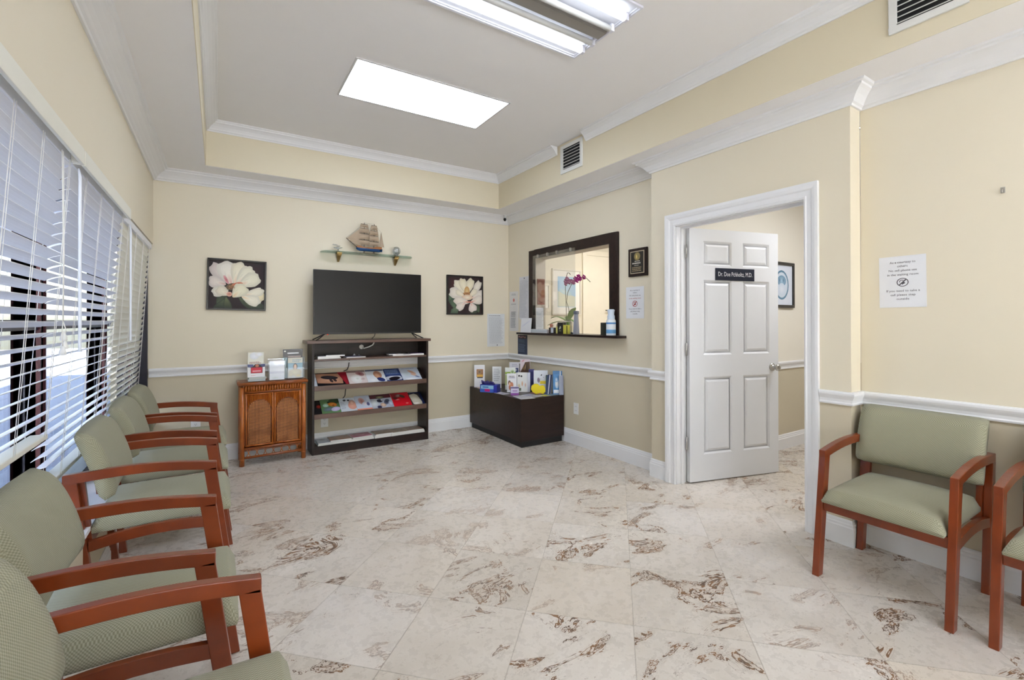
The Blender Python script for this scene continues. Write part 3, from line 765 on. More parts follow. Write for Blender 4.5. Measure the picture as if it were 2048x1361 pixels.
# ------------------------------------------------------------------ windows on the left
for i, (y0, y1) in enumerate(((1.40, 2.66), (2.66, 3.92), (3.92, 4.945))):
    wn = bpy.data.objects.new('window_%d' % (i+1), None); col.objects.link(wn); wn.location = (-.66, y0, .40); wn['kind'] = 'structure'
    L2 = lambda q: setattr(q, 'location', (.66, -y0, -.40))
    b = MB()
    b.box(-.70, -.62, y0-.03, y0+.03, .40, 1.93); b.box(-.70, -.62, y1-.03, y1+.03, .40, 1.93)
    b.box(-.70, -.62, y0+.03, y1-.03, .40, .46); b.box(-.70, -.62, y0+.03, y1-.03, 1.87, 1.93); b.box(-.70, -.62, y0+.03, y1-.03, 1.235, 1.275)
    L2(b.build('window_frame', M['mullion'], wn))
    b = MB(); b.box(-.625, -.612, y0+.028, y0+.040, .46, 1.87); b.box(-.625, -.612, y1-.040, y1-.028, .46, 1.87); L2(b.build('window_stop', M['maroon'], wn))
    b = MB(); b.box(-.664, -.658, y0+.03, y1-.03, .46, 1.235); b.box(-.664, -.658, y0+.03, y1-.03, 1.275, 1.87); L2(b.build('window_pane', M['glass'], wn))
b = MB(); b.box(-.62, -.506, 4.948, 4.985, .40, 1.93); struct(b.build('trim_7', M['mullion']))
b = MB(); b.box(-.62, -.455, 1.10, 4.945, .385, .403); struct(b.build('trim_8', M['trim']))

def blind(label, y0, y1, zb, tilt, wand_y, cords, valance, mat, cordset=None):
    o = thing('window_blind', label, 'blind', (-.497, y0, zb)); OX, OY, OZ = -.497, y0, zb
    def B(): return MB()
    def put(q): q.location = (-OX, -OY, -OZ); return q
    xs_ = lambda z: -.499 - .075*max(0, (1.88 - z))/1.2
    b = B(); b.box(-.525, -.478, y0, y1, 1.878, 1.922); put(b.build('headrail', M['blind'], o, .002))
    if valance:
        b = B(); b.box(-.452, -.440, valance[0], valance[1], 1.876, 1.938); b.box(-.478, -.452, valance[0], valance[0]+.01, 1.88, 1.93); b.box(-.478, -.452, valance[1]-.01, valance[1], 1.88, 1.93)
        put(b.build('valance', M['blind_cream'], o, .002))
    b = B(); z = 1.858; n = 0; r2 = random.Random(int(y0*100))
    while z > zb + .05:
        t = R(tilt + r2.uniform(-2.0, 2.0) + (14 if z > 1.80 else 0)); xc = xs_(z); hw = .0245; cs, sn = math.cos(t), math.sin(t)
        # room edge higher than outer edge
        prof = []
        for s in (-1, -.5, 0, .5, 1):
            bow = .0028*(1-s*s); prof.append((xc + s*hw*cs - bow*sn, z + s*hw*sn + bow*cs))
        th = .0022
        pr = prof + [(p[0], p[1]-th) for p in prof[::-1]]
        sag = r2.uniform(-.0025, .0025)
        nn = len(pr); V = [(p[0], y0+.004, p[1]) for p in pr] + [(p[0], y1-.004, p[1]+sag) for p in pr]
        b.add(V, [(k, (k+1)%nn, nn+(k+1)%nn, nn+k) for k in range(nn)] + [tuple(range(nn))[::-1], tuple(range(nn, 2*nn))])
        z -= .0425; n += 1
    put(b.build('slats', mat, o))
    b = B(); xc = xs_(zb); b.box(xc-.025, xc+.025, y0+.002, y1-.002, zb, zb+.018); put(b.build('bottom_rail', M['blind_cream'], o, .003))
    for yy in cords:
        b = B()
        for dx in (.0255, -.0255):
            b.tube([(xs_(1.88)+dx, yy, 1.88), (xs_(zb)+dx, yy, zb+.015)], .0011, 5)
        b.tube([(xs_(1.88)+.027, yy+.012, 1.88), (xs_(zb)+.027, yy+.012, zb+.015)], .0009, 5)
        put(b.build('ladder_cord', M['cord'], o))
    if wand_y:
        b = B(); b.tube([(-.466, wand_y, 1.872), (-.462, wand_y, 1.84), (-.462, wand_y+.004, 1.16), (-.462, wand_y+.004, 1.150)], [.003, .0055, .0055, .007], 8)
        put(b.build('tilt_wand', M['wand'], o))
    if cordset:
        yy, zz = cordset; b = B()
        b.tube([(-.466, yy, 1.875), (-.463, yy+.003, 1.5), (-.463, yy, zz+.12)], .0016, 5); b.tube([(-.466, yy+.016, 1.875), (-.463, yy+.014, 1.5), (-.463, yy+.004, zz+.12)], .0016, 5)
        b.tube([(-.463, yy, zz+.12), (-.461, yy-.02, zz+.07), (-.462, yy-.005, zz+.03)], .0016, 5); b.tube([(-.463, yy+.004, zz+.12), (-.461, yy+.03, zz+.09), (-.462, yy+.016, zz+.05)], .0016, 5)
        put(b.build('lift_cord', M['cord'], o))
        for (dy, dz) in ((-.005, .0), (.016, .02), (.004, .05)):
            b = B(); b.lathe([(.002,.034),(.006,.028),(.0105,.010),(.0105,.002),(0,0)], 10, M=Matrix.Translation((-.462, yy+dy, zz+dz))); put(b.build('tassel', M['plastic_white'], o))
    return o
blind('white window blind nearest the viewpoint, its cord ending in tassels', 1.14, 2.405, .83, 22, None, (1.62, 1.80, 2.05, 2.36), (1.14, 2.405), M['blind'], (2.225, 1.15))
blind('middle white window blind with a long clear wand at its left end', 2.42, 3.610, .62, 22, 2.455, (2.62, 2.92, 3.22, 3.50), (2.42, 3.545), M['blind'])
blind('cream closed window blind farthest from the viewpoint, next to the corner', 3.625, 4.935, .60, 62, 3.705, (3.72, 4.05, 4.40, 4.75), None, M['blind_cream'])

# ------------------------------------------------------------------ outside
b = MB(); b.box(-30, -.75, YF-.15, 30, -.12, -.02); tag(b.build('ground', M['asphalt']), kind='structure')
b = MB(); b.box(-30, 14, -24, YF-.15, -.12, -.02); tag(b.build('bounce_plaza', simple('bounce_concrete', (226, 224, 220), .9)), kind='structure')  # unseen pale ground, added to bounce sunlight in through the storefront
b = MB(); b.box(-3.6, -.72, YF, 14, 2.75, 2.95); tag(b.build('added_canopy', M['stucco']), kind='structure')  # unseen roof, added to keep sun off the ground by the left windows
o = thing('building', 'white stucco building across the street outside the windows', 'building', (-12, 0, 0))
b = MB(); b.box(-4, 0, -12, 28, -.02, 6); b.build('facade', M['stucco'], o)
for k in range(9):
    y = -10 + k*4
    b = MB(); b.box(0, .05, y, y+2.2, .9, 2.6); b.build('window', M['outglass'], o)
for k, (y, x) in enumerate(((1.5, -4.6), (8.4, -5.2))):
    c = thing('parked_car', ['silver car parked outside the nearest window', 'silver car parked outside the middle window'][k], 'car', (x, y, -.02), 4)
    b = MB(); b.prism([(-2.2,.35),(-2.15,.75),(-1.3,.85),(-.7,1.35),(.8,1.38),(1.5,.9),(2.15,.8),(2.2,.35)], 'x', -.85, .85); b.build('car_body', M['carpaint'], c, .06, 3)
    b = MB(); b.prism([(-1.12,.90),(-.66,1.30),(.76,1.32),(1.3,.92)], 'x', -.862, .862); b.build('car_windows', M['outglass'], c)
    for (yy, xx) in ((-1.4,-.8),(1.4,-.8),(-1.4,.8),(1.4,.8)):
        b = MB(); b.tube([(xx-.1, yy, .32), (xx+.1, yy, .32)], .32, 20); b.build('wheel', M['rubber'], c)

# ------------------------------------------------------------------ chairs
def make_chair():
    """faces +x; origin at floor under the front edge of the front feet, y centred"""
    root = thing('armchair', '', 'chair')
    W = .53; t = .030; hw = W/2
    lean = .080/.60
    def side(y0, y1):
        # front leg
        b = MB(); z1 = .585
        b.hexa([(-.046,y0,0),(0,y0,0),(0,y1,0),(-.046,y1,0)], [(-.050-lean*z1,y0,z1),(-lean*z1,y0,z1),(-lean*z1,y1,z1),(-.050-lean*z1,y1,z1)])
        b.build('leg', M['cherry'], root, .0025)
        b = MB(); z1 = .60; l2 = .065/.60
        b.hexa([(-.540,y0,0),(-.494,y0,0),(-.494,y1,0),(-.540,y1,0)], [(-.546-l2*z1,y0,z1),(-.500-l2*z1,y0,z1),(-.500-l2*z1,y1,z1),(-.546-l2*z1,y1,z1)])
        b.build('leg', M['cherry'], root, .0025)
        # arm: gentle arc from front to rear
        b = MB(); n = 12; xa, xb = -lean*.585+.001, -.546-l2*.60
        top = []; bot = []
        for k in range(n+1):
            s = k/n; x = xa + (xb-xa)*s
            zt = .612 + .026*s + .022*math.sin(PI*min(1, s*1.02))**1.0*(1-.25*s)
            top.append((x, zt)); bot.append((x, zt - .040))
        V = []
        for (p, q) in zip(top, bot): V += [(p[0], y0, p[1]), (p[0], y1, p[1]), (q[0], y1, q[1]), (q[0], y0, q[1])]
        F = [(0,1,2,3), tuple(4*n+k for k in (3,2,1,0))]
        for k in range(n):
            for j in range(4): F.append((4*k+j, 4*k+(j+1)%4, 4*(k+1)+(j+1)%4, 4*(k+1)+j))
        b.add(V, F); b.build('armrest', M['cherry'], root, .003)
        # curved side rail under the seat
        b = MB(); n = 10; V = []
        for k in range(n+1):
            s = k/n; x = -.075 - .455*s; zt = .352 + .028*math.sin(PI*s*.9) - .012*s
            V += [(x, y0+.004, zt), (x, y1-.004, zt), (x, y1-.004, zt-.045), (x, y0+.004, zt-.045)]
        F = [(0,1,2,3), tuple(4*n+k for k in (3,2,1,0))]
        for k in range(n):
            for j in range(4): F.append((4*k+j, 4*k+(j+1)%4, 4*(k+1)+(j+1)%4, 4*(k+1)+j))
        b.add(V, F); b.build('side_rail', M['cherry'], root, .002)
    side(-hw, -hw+t); side(hw-t, hw)
    b = MB(); b.box(-.082, -.056, -hw+t, hw-t, .318, .366); b.build('front_rail', M['cherry'], root, .002)
    b = MB(); b.box(-.548, -.524, -hw+t, hw-t, .318, .360); b.build('rear_rail', M['cherry'], root, .002)
    # seat cushion: crowned, rounded front
    sy = hw - t - .004
    def seat(u, v, topside=True):
        x = -.018 - .51*u; y = -sy + 2*sy*v
        ed = min(1, min(v, 1-v)/.10); ed = math.sqrt(max(0, 1-(1-ed)**2))
        fr = min(1, u/.06); fr = math.sqrt(max(0, 1-(1-fr)**2)); bk = min(1, (1-u)/.08); bk = math.sqrt(max(0, 1-(1-bk)**2))
        crown_ = .027*math.sin(PI*v)*math.sin(PI*min(1, u*.85+.1))
        return (x, y, .382 + .052*min(ed, fr, bk) + crown_ + .010*u)
    nu, nv = 22, 22
    V = []; F = []
    for i in range(nu+1):
        for j in range(nv+1): V.append(seat(i/nu, j/nv))
    nt_ = len(V)
    for i in range(nu+1):
        for j in range(nv+1):
            p = V[i*(nv+1)+j]; ins = .006
            x = p[0]; y = p[1]
            if i == 0: x -= ins
            V.append((x, y, .368 if i else .366))
    for i in range(nu):
        for j in range(nv):
            a = i*(nv+1)+j; F.append((a, a+nv+1, a+nv+2, a+1)); F.append((nt_+a, nt_+a+1, nt_+a+nv+2, nt_+a+nv+1))
    for j in range(nv):
        F.append((j, j+1, nt_+j+1, nt_+j)); q = nu*(nv+1)+j; F.append((q+1, q, nt_+q, nt_+q+1))
    for i in range(nu):
        a = i*(nv+1); F.append((a+nv+1, a, nt_+a, nt_+a+nv+1)); a += nv; F.append((a, a+nv+1, nt_+a+nv+1, nt_+a))
    b = MB(); b.add(V, F, smooth=True); b.build('seat', M['fabric'], root, .004, 3)
    # backrest cushion: side profile swept in y, bowed, thick middle
    def back(front):
        pts = []
        for k in range(17):
            s = k/16; z = .500 + .305*s
            cx = -.478 - .072*s - .022*s*s
            r_ = math.sqrt(max(0, 1-(2*s-1)**6))
            th = .046*r_
            pts.append((cx + .010*math.sin(PI*s), z, th))
        return pts
    pr = back(1)
    prof = [(p[0]+p[2], p[1]) for p in pr] + [(p[0]-p[2]*.55, p[1]) for p in pr[::-1]]
    b = MB(); ny = 16; V = []; npf = len(prof)
    cxm = sum(p[0] for p in prof)/npf
    for j in range(ny+1):
        v = j/ny; y = -(hw-t*.45) + 2*(hw-t*.45)*v
        ed = min(1, min(v, 1-v)/.06); ed = math.sqrt(max(0, 1-(1-ed)**2)); sh = .62 + .38*ed
        bow = -.012*math.sin(PI*v)
        for (x, z) in prof:
            cx = -.478 - .094*((z-.5)/.305)
            zz = .6525 + (z-.6525)*(.955+.045*ed)
            V.append((cx + (x-cx)*sh + bow, y, zz))
    F = [tuple(range(npf)), tuple(ny*npf+k for k in range(npf))[::-1]]
    for j in range(ny):
        for k in range(npf): F.append((j*npf+k, j*npf+(k+1)%npf, (j+1)*npf+(k+1)%npf, (j+1)*npf+k))
    b.add(V, F, smooth=True); b.build('backrest', M['fabric'], root)
    for s in (-1, 1):
        b = MB(); yb = s*(hw-t-.012)
        b.hexa([(-.545,yb-.011,.33),(-.520,yb-.011,.33),(-.520,yb+.011,.33),(-.545,yb+.011,.33)], [(-.572,yb-.011,.60),(-.547,yb-.011,.60),(-.547,yb+.011,.60),(-.572,yb+.011,.60)])
        b.build('back_support', M['cherry'], root)
    return root
chair = make_chair()
GL, GR = 'sage armchairs in a row under the windows', 'sage armchairs against the right wall'
spots = [(.072, 4.190, 0, 'sage green armchair farthest along the window row, nearest the back corner', GL),
         (.072, 3.555, 0, 'sage green armchair under the windows, second from the back corner', GL),
         (.072, 2.845, 0, 'sage green armchair in the middle of the window row', GL),
         (.072, 1.835, 0, 'sage green armchair under the windows, second nearest the viewpoint', GL),
         (.172, 1.115, 0, 'sage green armchair nearest the viewpoint, bottom left corner', GL),
         (2.511, .898, 180, 'sage green armchair against the right wall beside the doorway', GR),
         (2.526, .272, 180, 'sage green armchair cut off by the right edge of the photo', GR)]
for i, (x, y, rz, lab, g) in enumerate(spots):
    c = chair if i == 0 else copy_tree(chair)
    c.location = (x, y, 0); c.rotation_euler = (0, 0, R(rz)); c['label'] = lab; c['group'] = g

# ------------------------------------------------------------------ television stand / bookcase
bc = thing('magazine_bookcase', 'dark brown open bookcase of magazines carrying the television', 'bookcase', (.745, 4.70, 0))
X0, X1, Y0, Y1 = 0, 1.165, 0, .262
b = MB(); b.box(X0, X0+.022, Y0, Y1, 0, 1.055); b.build('side_panel', M['espresso'], bc, .001)
b = MB(); b.box(X1-.022, X1, Y0, Y1, 0, 1.055); b.build('side_panel', M['espresso'], bc, .001)
b = MB(); b.box(X0-.045, X1+.025, Y0-.012, Y1, 1.055, 1.083); b.build('top_board', M['espresso_lip'], bc, .003)
b = MB(); b.box(.022, X1-.022, .0, Y1-.012, .888, .906); b.build('shelf', M['espresso_lip'], bc, .001)
b = MB(); b.box(.022, X1-.022, Y1-.012, Y1, .888, 1.055); b.build('back_panel', M['espresso'], bc)
for z in (.612, .344):
    b = MB(); b.hexa([(.022,.012,z+.004),(X1-.022,.012,z+.004),(X1-.022,.205,z+.128),(.022,.205,z+.128)], [(.022,.004,z+.016),(X1-.022,.004,z+.016),(X1-.022,.197,z+.140),(.022,.197,z+.140)])
    b.build('slanted_shelf', M['espresso'], bc)
    b = MB(); b.box(.022, X1-.022, -.004, .012, z-.006, z+.040); b.build('shelf_lip', M['espresso_lip'], bc, .001)
b = MB(); b.box(.022, X1-.022, .0, .018, 0, .064); b.build('plinth', M['espresso'], bc)
b = MB(); b.box(.022, X1-.022, .0, Y1-.02, .064, .080); b.build('bottom_shelf', M['espresso'], bc)

# ---- television
tv = thing('television', 'large black flat screen television on the dark bookcase', 'television', (1.32, 4.80, 1.083))
b = MB(); b.box(-.547, .547, 0, .018, .058, .690); b.box(-.40, .40, .018, .055, .10, .45); b.build('housing', M['blk'], tv, .003)
b = MB(); b.box(-.541, .541, -.0016, .0005, .072, .684); b.build('screen', M['screen'], tv)
for s in (-1, 1):
    b = MB(); xx = s*.44
    for dy in (-.10, .10):
        b.tube([(xx, .010, .062), (xx + s*.05, .010+dy*.6, .030), (xx+s*.095, .010+dy, .005)], .0055, 8)
    b.build('stand_foot', M['blk'], tv)
b = MB(); b.box(-.42, -.412, -.003, .004, .052, .058); b.build('status_light', emis('red_led', (255, 60, 40), 1.2), tv)
cb = MB(); cb.tube([(1.38, 4.84, 1.145), (1.375, 4.85, 1.115), (1.35, 4.86, 1.087)], .0035, 6)
tag(cb.build('television_cable', M['blk']), 'short black cable hanging from the television to the bookcase top', 'cable')
cb = MB(); cb.tube([(1.265, 4.955, 1.00), (1.285, 4.925, .985), (1.33, 4.90, 1.00), (1.37, 4.90, 1.02), (1.385, 4.90, 1.045)], .006, 8)
cb.lathe([(0,0),(.022,0),(.024,.006),(.020,.010),(0,.010)], 14, M=Matrix.Translation((1.265, 4.9495, 1.00)) @ Matrix.Rotation(R(90), 4, 'X'))
tag(cb.build('white_cable', M['cord']), 'white cable poking through the back of the top bookcase bay', 'cable')
cb = MB(); cb.tube([(1.150, 4.966, .875), (1.140, 4.968, .80), (1.125, 4.966, .765), (1.09, 4.964, .755)], .0045, 6); cb.tube([(1.115, 4.966, .60), (1.105, 4.968, .50), (1.07, 4.968, .455), (1.02, 4.966, .44), (.93, 4.975, .30)], .0045, 6)
tag(cb.build('power_cord', M['blk']), 'thin black power cord against the wall behind the bookcase', 'cord')

# ---- magazines
def magazine(label, x, w, h, frame, lift, base, blobs, group, t=.004, name='magazine'):
    b = MB(); slab_print(b, w, h, t, lambda a, c, l: frame(x+a, c, lift+l), base, blobs)
    o = b.build(name, M['gloss'], fix=False)
    # re-origin at first corner
    p = Vector(frame(x, 0, lift))
    for v in o.data.vertices: v.co -= p
    o.location = p
    return tag(o, label, 'magazine', group)
def slant(z):
    ang = math.atan2(.124, .193); c, s = math.cos(ang), math.sin(ang)
    return lambda x, y, l: (x, 4.716 + y*c - l*s, z + .0262 + y*s + l*c)
SK, SKD = (226, 186, 160), (150, 100, 76)
def person_art(cx, cy, s, hair, skin, cloth):
    return [('e', cx, cy-.30*s, .26*s, .28*s, 0, cloth, cloth), ('e', cx, cy+.10*s, .17*s, .20*s, 0, hair, hair), ('e', cx, cy+.06*s, .11*s, .14*s, 0, skin, skin)]
S2 = slant(.612); S3 = slant(.344); Z2, Z3 = 'magazines on the upper slanted shelf', 'magazines on the lower slanted shelf'
magazine('plain white magazine at the far left of the upper slanted shelf, mostly covered', .772, .10, .20, S2, .000, (222, 224, 230), textlines(.1, .6, .1, .9, 8, (190,194,204), 1), Z2)
magazine('wide magazine with a photo of crossed bare arms and a red band', .800, .290, .200, S2, .006, (28, 24, 26), [('p', [(.0,.95),(.02,.25),(.5,.16),(.82,.12),(.84,.9)], (206,160,130), (180,130,104)), ('e', .42, .62, .28, .14, -.25, (60,56,62), (44,40,46)), ('e', .46, .38, .05, .14, .2, (70,56,56), (60,40,40)), ('e', .58, .40, .05, .12, .2, (76,60,60), (60,40,40)), ('p', [(.70,1),(.92,0),(1,0),(1,1)], (168, 34, 50), (140, 24, 40)), ('r', 0, 0, .8, .10, (14, 18, 30))], Z2)
magazine('pale magazine showing a white flower bouquet and dark red title', 1.094, .184, .215, S2, .003, (222, 208, 204), [('r', 0, .85, 1, 1, (150, 130, 126)), ('e', .7, .75, .25, .16, -.5, (130, 50, 60), (190, 150, 150)), ('e', .45, .38, .30, .32, 0, (246, 246, 244), (226, 222, 218)), ('e', .5, .4, .1, .1, 0, (206, 212, 200), (236, 236, 232)), ('e', .8, .35, .14, .10, .2, (190,160,160), (222,208,204))], Z2)
magazine('white magazine with a person in a blue skirt', 1.279, .190, .215, S2, .003, (226, 230, 236), [('r', .02, .88, .98, .98, (90, 96, 120))] + [('e', .62, .60, .22, .28, .2, (150, 90, 66), (190,140,116)), ('e', .60, .48, .14, .22, .3, (222, 172, 140), (200,150,120)), ('e', .72, .22, .22, .14, -.4, (50, 62, 130), (40,48,100)), ('e', .3, .2, .25, .16, 0, (244,246,248), (226,230,236))], Z2)
magazine('dark blue magazine with pale title lettering', 1.470, .172, .215, S2, .002, (38, 56, 110), [('r', 0, .5, 1, .62, (60, 84, 140))] + textlines(.08, .9, .55, .92, 3, (130, 154, 200), 6, .6) + [('p', [(0,.35),(.3,.42),(.9,.40),(1,.2),(.9,.1),(0,.12)], (226, 228, 234), (190,194,206)), ('e', .5, .22, .36, .13, .1, (28, 22, 34), (20, 18, 26))], Z2)
magazine('light grey magazine with a reclining figure, far right of the upper slanted shelf', 1.644, .205, .215, S2, .004, (206, 214, 226), [('e', .30, .50, .26, .26, 0, (196, 208, 206), (206,214,226)), ('e', .60, .62, .26, .09, -.7, (196, 140, 110), (216,180,160)), ('e', .66, .40, .20, .07, -.6, (224, 180, 150), (206,170,150)), ('e', .8, .25, .14, .06, -.5, (90, 110, 150), (150,160,190)), ('e', .4, .12, .3, .09, 0, (244,246,248), (214,220,230))] + textlines(.1, .95, .86, .97, 1, (150,160,180), 7, .5), Z2)
magazine('black magazine with a red figure at the far left of the lower slanted shelf', .770, .100, .190, S3, .000, (16, 14, 18), [('e', .55, .62, .25, .14, 0, (190, 60, 44), (80, 24, 22))], Z3)
magazine('green magazine with orange gourds', .842, .175, .205, S3, .006, (96, 130, 84), [('e', .75, .85, .3, .2, 0, (56, 84, 46), (40,62,38)), ('e', .3, .72, .2, .1, 0, (130, 170, 110), (96,130,84)), ('e', .26, .58, .16, .12, 0, (206, 232, 214), (150,190,170)), ('e', .62, .62, .24, .14, -.2, (230, 160, 60), (206, 110, 40)), ('e', .42, .78, .06, .06, 0, (20,24,22), (30,40,30)), ('e', .66, .55, .07, .05, 0, (120,50,20), (190,90,30)), ('e', .40, .30, .34, .14, .1, (120, 130, 150), (90,110,100)), ('e', .75, .28, .25, .15, .2, (214, 196, 226), (176,170,200))], Z3)
magazine('pale grey magazine with a pink portrait and dark initials', 1.019, .165, .205, S3, .003, (206, 212, 220), [('e', .32, .84, .09, .07, 0, (40,42,50), (60,62,70)), ('e', .55, .82, .08, .06, 0, (40,42,50), (60,62,70)), ('e', .72, .60, .20, .24, 0, (150,100,80), (190,160,150)), ('e', .72, .42, .26, .26, 0, (226, 170, 150), (214,150,132)), ('e', .72, .62, .11, .13, 0, (232,192,170), (210,160,140))] + textlines(.06, .36, .2, .74, 7, (150,160,176), 8, .4), Z3)
magazine('silver magazine with a sleeping child and a coral band', 1.172, .150, .215, S3, .007, (196, 204, 220), [('r', 0, 0, 1, .12, (226, 140, 116)), ('e', .42, .62, .20, .26, .5, (170, 104, 92), (206,170,166)), ('e', .62, .42, .22, .16, .3, (226,206,206), (196,204,220)), ('e', .80, .40, .10, .13, 0, (50, 50, 100), (110,110,150)), ('e', .9, .75, .2, .2, 0, (222,228,240), (196,204,220))], Z3)
magazine('magazine of grey objects with a dark crimson top', 1.313, .232, .215, S3, .003, (176, 182, 196), [('r', 0, .72, 1, 1, (80, 26, 38)), ('e', .5, .80, .20, .10, 0, (170,160,120), (40,40,30)), ('e', .2, .42, .2, .3, -.3, (220, 226, 226), (176,182,190)), ('e', .45, .55, .13, .12, 0, (24,24,34), (60,60,80)), ('e', .56, .60, .06, .08, 0, (226,228,236), (150,150,170)), ('e', .55, .25, .13, .14, .3, (226, 196, 170), (180,150,130)), ('e', .75, .45, .12, .2, -.4, (40,44,60), (90,96,120)), ('e', .36, .12, .1, .1, 0, (30,30,60), (60,60,90)), ('e', .9, .3, .1, .2, 0, (200,206,222), (150,156,176))], Z3)
magazine('bright red magazine with dark foliage', 1.546, .194, .215, S3, .005, (206, 18, 34), [('p', [(0,1),(.05,.55),(.45,.62),(.55,.92),(.2,1)], (110, 16, 28), (150,16,30)), ('e', .42, .78, .18, .12, .3, (170,150,140), (110,60,60)), ('e', .62, .72, .16, .10, -.6, (60, 60, 36), (90,40,30)), ('e', .20, .62, .12, .12, 0, (70, 30, 34), (120,24,34)), ('e', .3, .5, .14, .04, .1, (226,190,180), (206,60,60)), ('e', .75, .2, .1, .05, 0, (250,170,160), (216,60,60))], Z3)
magazine('navy magazine tucked at the right end of the lower slanted shelf', 1.76, .125, .205, S3, .000, (24, 34, 72), [('e', .5, .5, .3, .3, 0, (30,44,96), (24,34,72))], Z3)
magazine('beige rounded pillow cover magazine beside the navy one', 1.738, .120, .185, S3, .005, (58, 52, 50), [('p', [(.05,.80),(.10,.90),(.55,.97),(.80,.85),(1,.25),(.95,.06),(.35,.02),(.15,.1)], (220, 214, 196), (196,188,168)), ('e', .45, .15, .3, .08, 0, (240,240,236), (214,206,190))], Z3)

# flat piles: (x, y, w, d, count, spine colour, top colour, label)
def flat_mag(label, x, y, z, w, d, t, rz, base, blobs, group, edge=(226, 224, 218)):
    b = MB(); slab_print(b, w, d, t, lambda a, c, l: (a-w/2, c, l), base, blobs, edge)
    o = b.build('magazine', M['gloss'], fix=False); o.location = (x, y, z); o.rotation_euler = (0, 0, R(rz))
    return tag(o, label, 'magazine', group)
G3 = 'magazines lying flat on the bottom shelf'; G4 = 'magazines lying flat on the top shelf'
piles = [(.885, .17, [(.010,(120,140,140),'teal grey'), (.010,(150,158,170),'ash grey')]), (1.015, .22, [(.016,(226,224,220),'off-white'), (.006,(190,192,194),'silver grey'), (.009,(132,84,66),'brown and rust covered')]),
         (1.225, .22, [(.014,(214,212,206),'pale stone'), (.010,(110,100,96),'charcoal taupe'), (.009,(150,60,104),'magenta and violet covered')]), (1.440, .20, [(.018,(222,220,214),'ivory'), (.008,(200,202,206),'cool grey'), (.008,(104,74,60),'dark umber')]),
         (1.600, .18, [(.024,(230,228,222),'chalk white'), (.008,(116,92,76),'mottled brown')]), (1.775, .19, [(.022,(224,222,216),'bone white'), (.012,(122,94,82),'reddish brown')])]
pn = ['leftmost bottom shelf pile', 'second bottom shelf pile from the left', 'third bottom shelf pile from the left', 'third bottom shelf pile from the right', 'second bottom shelf pile from the right', 'rightmost bottom shelf pile']
r3 = random.Random(5)
for k, (px, pw, items) in enumerate(piles):
    z = .0805
    for q, (t, c, nm) in enumerate(items):
        dark = tuple(int(x*.55) for x in c)
        bl_ = [('e', r3.uniform(.2,.8), r3.uniform(.2,.8), r3.uniform(.1,.3), r3.uniform(.08,.25), r3.uniform(0,3), dark, c) for _ in range(4)]
        if 'magenta' in nm: bl_ += [('e', .35, .5, .12, .3, -.5, (120, 30, 90), (150,60,104)), ('e', .65, .5, .25, .06, .5, (214,160,190), (170,60,100)), ('e', .2, .75, .1, .1, 0, (60, 20, 70), (120,50,90))]
        flat_mag('%s magazine %s the %s' % (nm, ['lowest in', 'midway in', 'topmost on'][q if len(items) == 3 else (0 if q == 0 else 2)], pn[k]), px, 4.712+.006*q, z, pw-.012*q, .19-.01*q, t, r3.uniform(-4, 4), c, bl_, G3)
        z += t + .0006
z = .9065
for (lab, x, w, t, c, rz, zz) in (('thick white magazine at the bottom left of the top shelf', .905, .21, .013, (228,228,232), 1, 0), ('thinner white magazine stacked at the left of the top shelf', .900, .20, .010, (216,218,228), -2, .0136),
                             ('black folded magazine on top of the left pile of the top shelf', .96, .17, .010, (20,18,20), -9, .0244),
                             ('mauve magazine lying in the middle of the top shelf under glass ornaments', 1.155, .19, .008, (196,190,222), 4, 0),
                             ('white magazine lying right of centre on the top shelf', 1.625, .20, .014, (226,226,232), 5, 0), ('thin grey magazine angled on the right white one', 1.56, .15, .005, (206,208,220), -6, .0146)):
    flat_mag(lab, x, 4.715, z+zz, w, .17, t, rz, c, textlines(.1, .9, .1, .9, 6, tuple(int(v*.85) for v in c), 3), G4)
flat_mag('violet magazine at the right end of the top shelf', 1.800, 4.735, z, .14, .16, .016, -8, (112, 50, 160), [('e', .4, .5, .3, .2, .4, (176, 130, 210), (120,60,170)), ('e', .8, .3, .15, .2, 0, (226,214,240), (140,90,190))], G4)
for k, (dx, s) in enumerate(((0, 1), (.045, .6))):
    b = MB(); b.lathe([(0,0),(.010*s,.0),(.015*s,.010*s),(.015*s,.020*s),(.008*s,.030*s),(0,.032*s)], 10); q = b.build('glass_ornament', M['figglass']); q.location = (1.155+dx, 4.79, .9155)
    tag(q, ['larger clear glass ornament on the mauve magazine', 'smaller clear glass ornament on the mauve magazine'][k], 'ornament')

# ------------------------------------------------------------------ rattan cabinet
rc = thing('rattan_cabinet', 'honey rattan and bamboo cabinet with two arched lattice doors', 'cabinet', (.155, 4.665, 0))
W, D, H = .535, .285, .735
for (x, y) in ((.020, .020), (W-.020, .020), (.020, D-.02), (W-.020, D-.02)):
    b = MB(); b.tube([(x, y, 0), (x, y, H-.045)], .020, 14)
    for z in (.06, .30, .52): b.tube([(x, y, z-.004), (x, y, z), (x, y, z+.004)], [.020, .0222, .020], 14, cap=False)
    b.build('post', M['bamboo'], rc)
b = MB(); b.box(.0, W, .0, D, H-.03, H-.006); b.build('top', M['bamboo_dark'], rc, .002)
b = MB()
b.tube([(-.008, -.002, H-.018), (W*.52, -.002, H-.018)], .016, 12); b.tube([(W*.42, -.004, H-.020), (W+.010, -.004, H-.018)], .0155, 12)
b.tube([(-.002, 0, H-.018), (-.002, D, H-.018)], .015, 12); b.tube([(W+.002, 0, H-.018), (W+.002, D, H-.018)], .015, 12)
b.build('top_rim', M['bamboo_dark'], rc)
b = MB()
for k in range(22): x = .048 + (W-.096)*k/21; b.tube([(x, .012, H-.085), (x, .012, H-.032)], .0105, 8)
b.build('apron', M['bamboo'], rc)
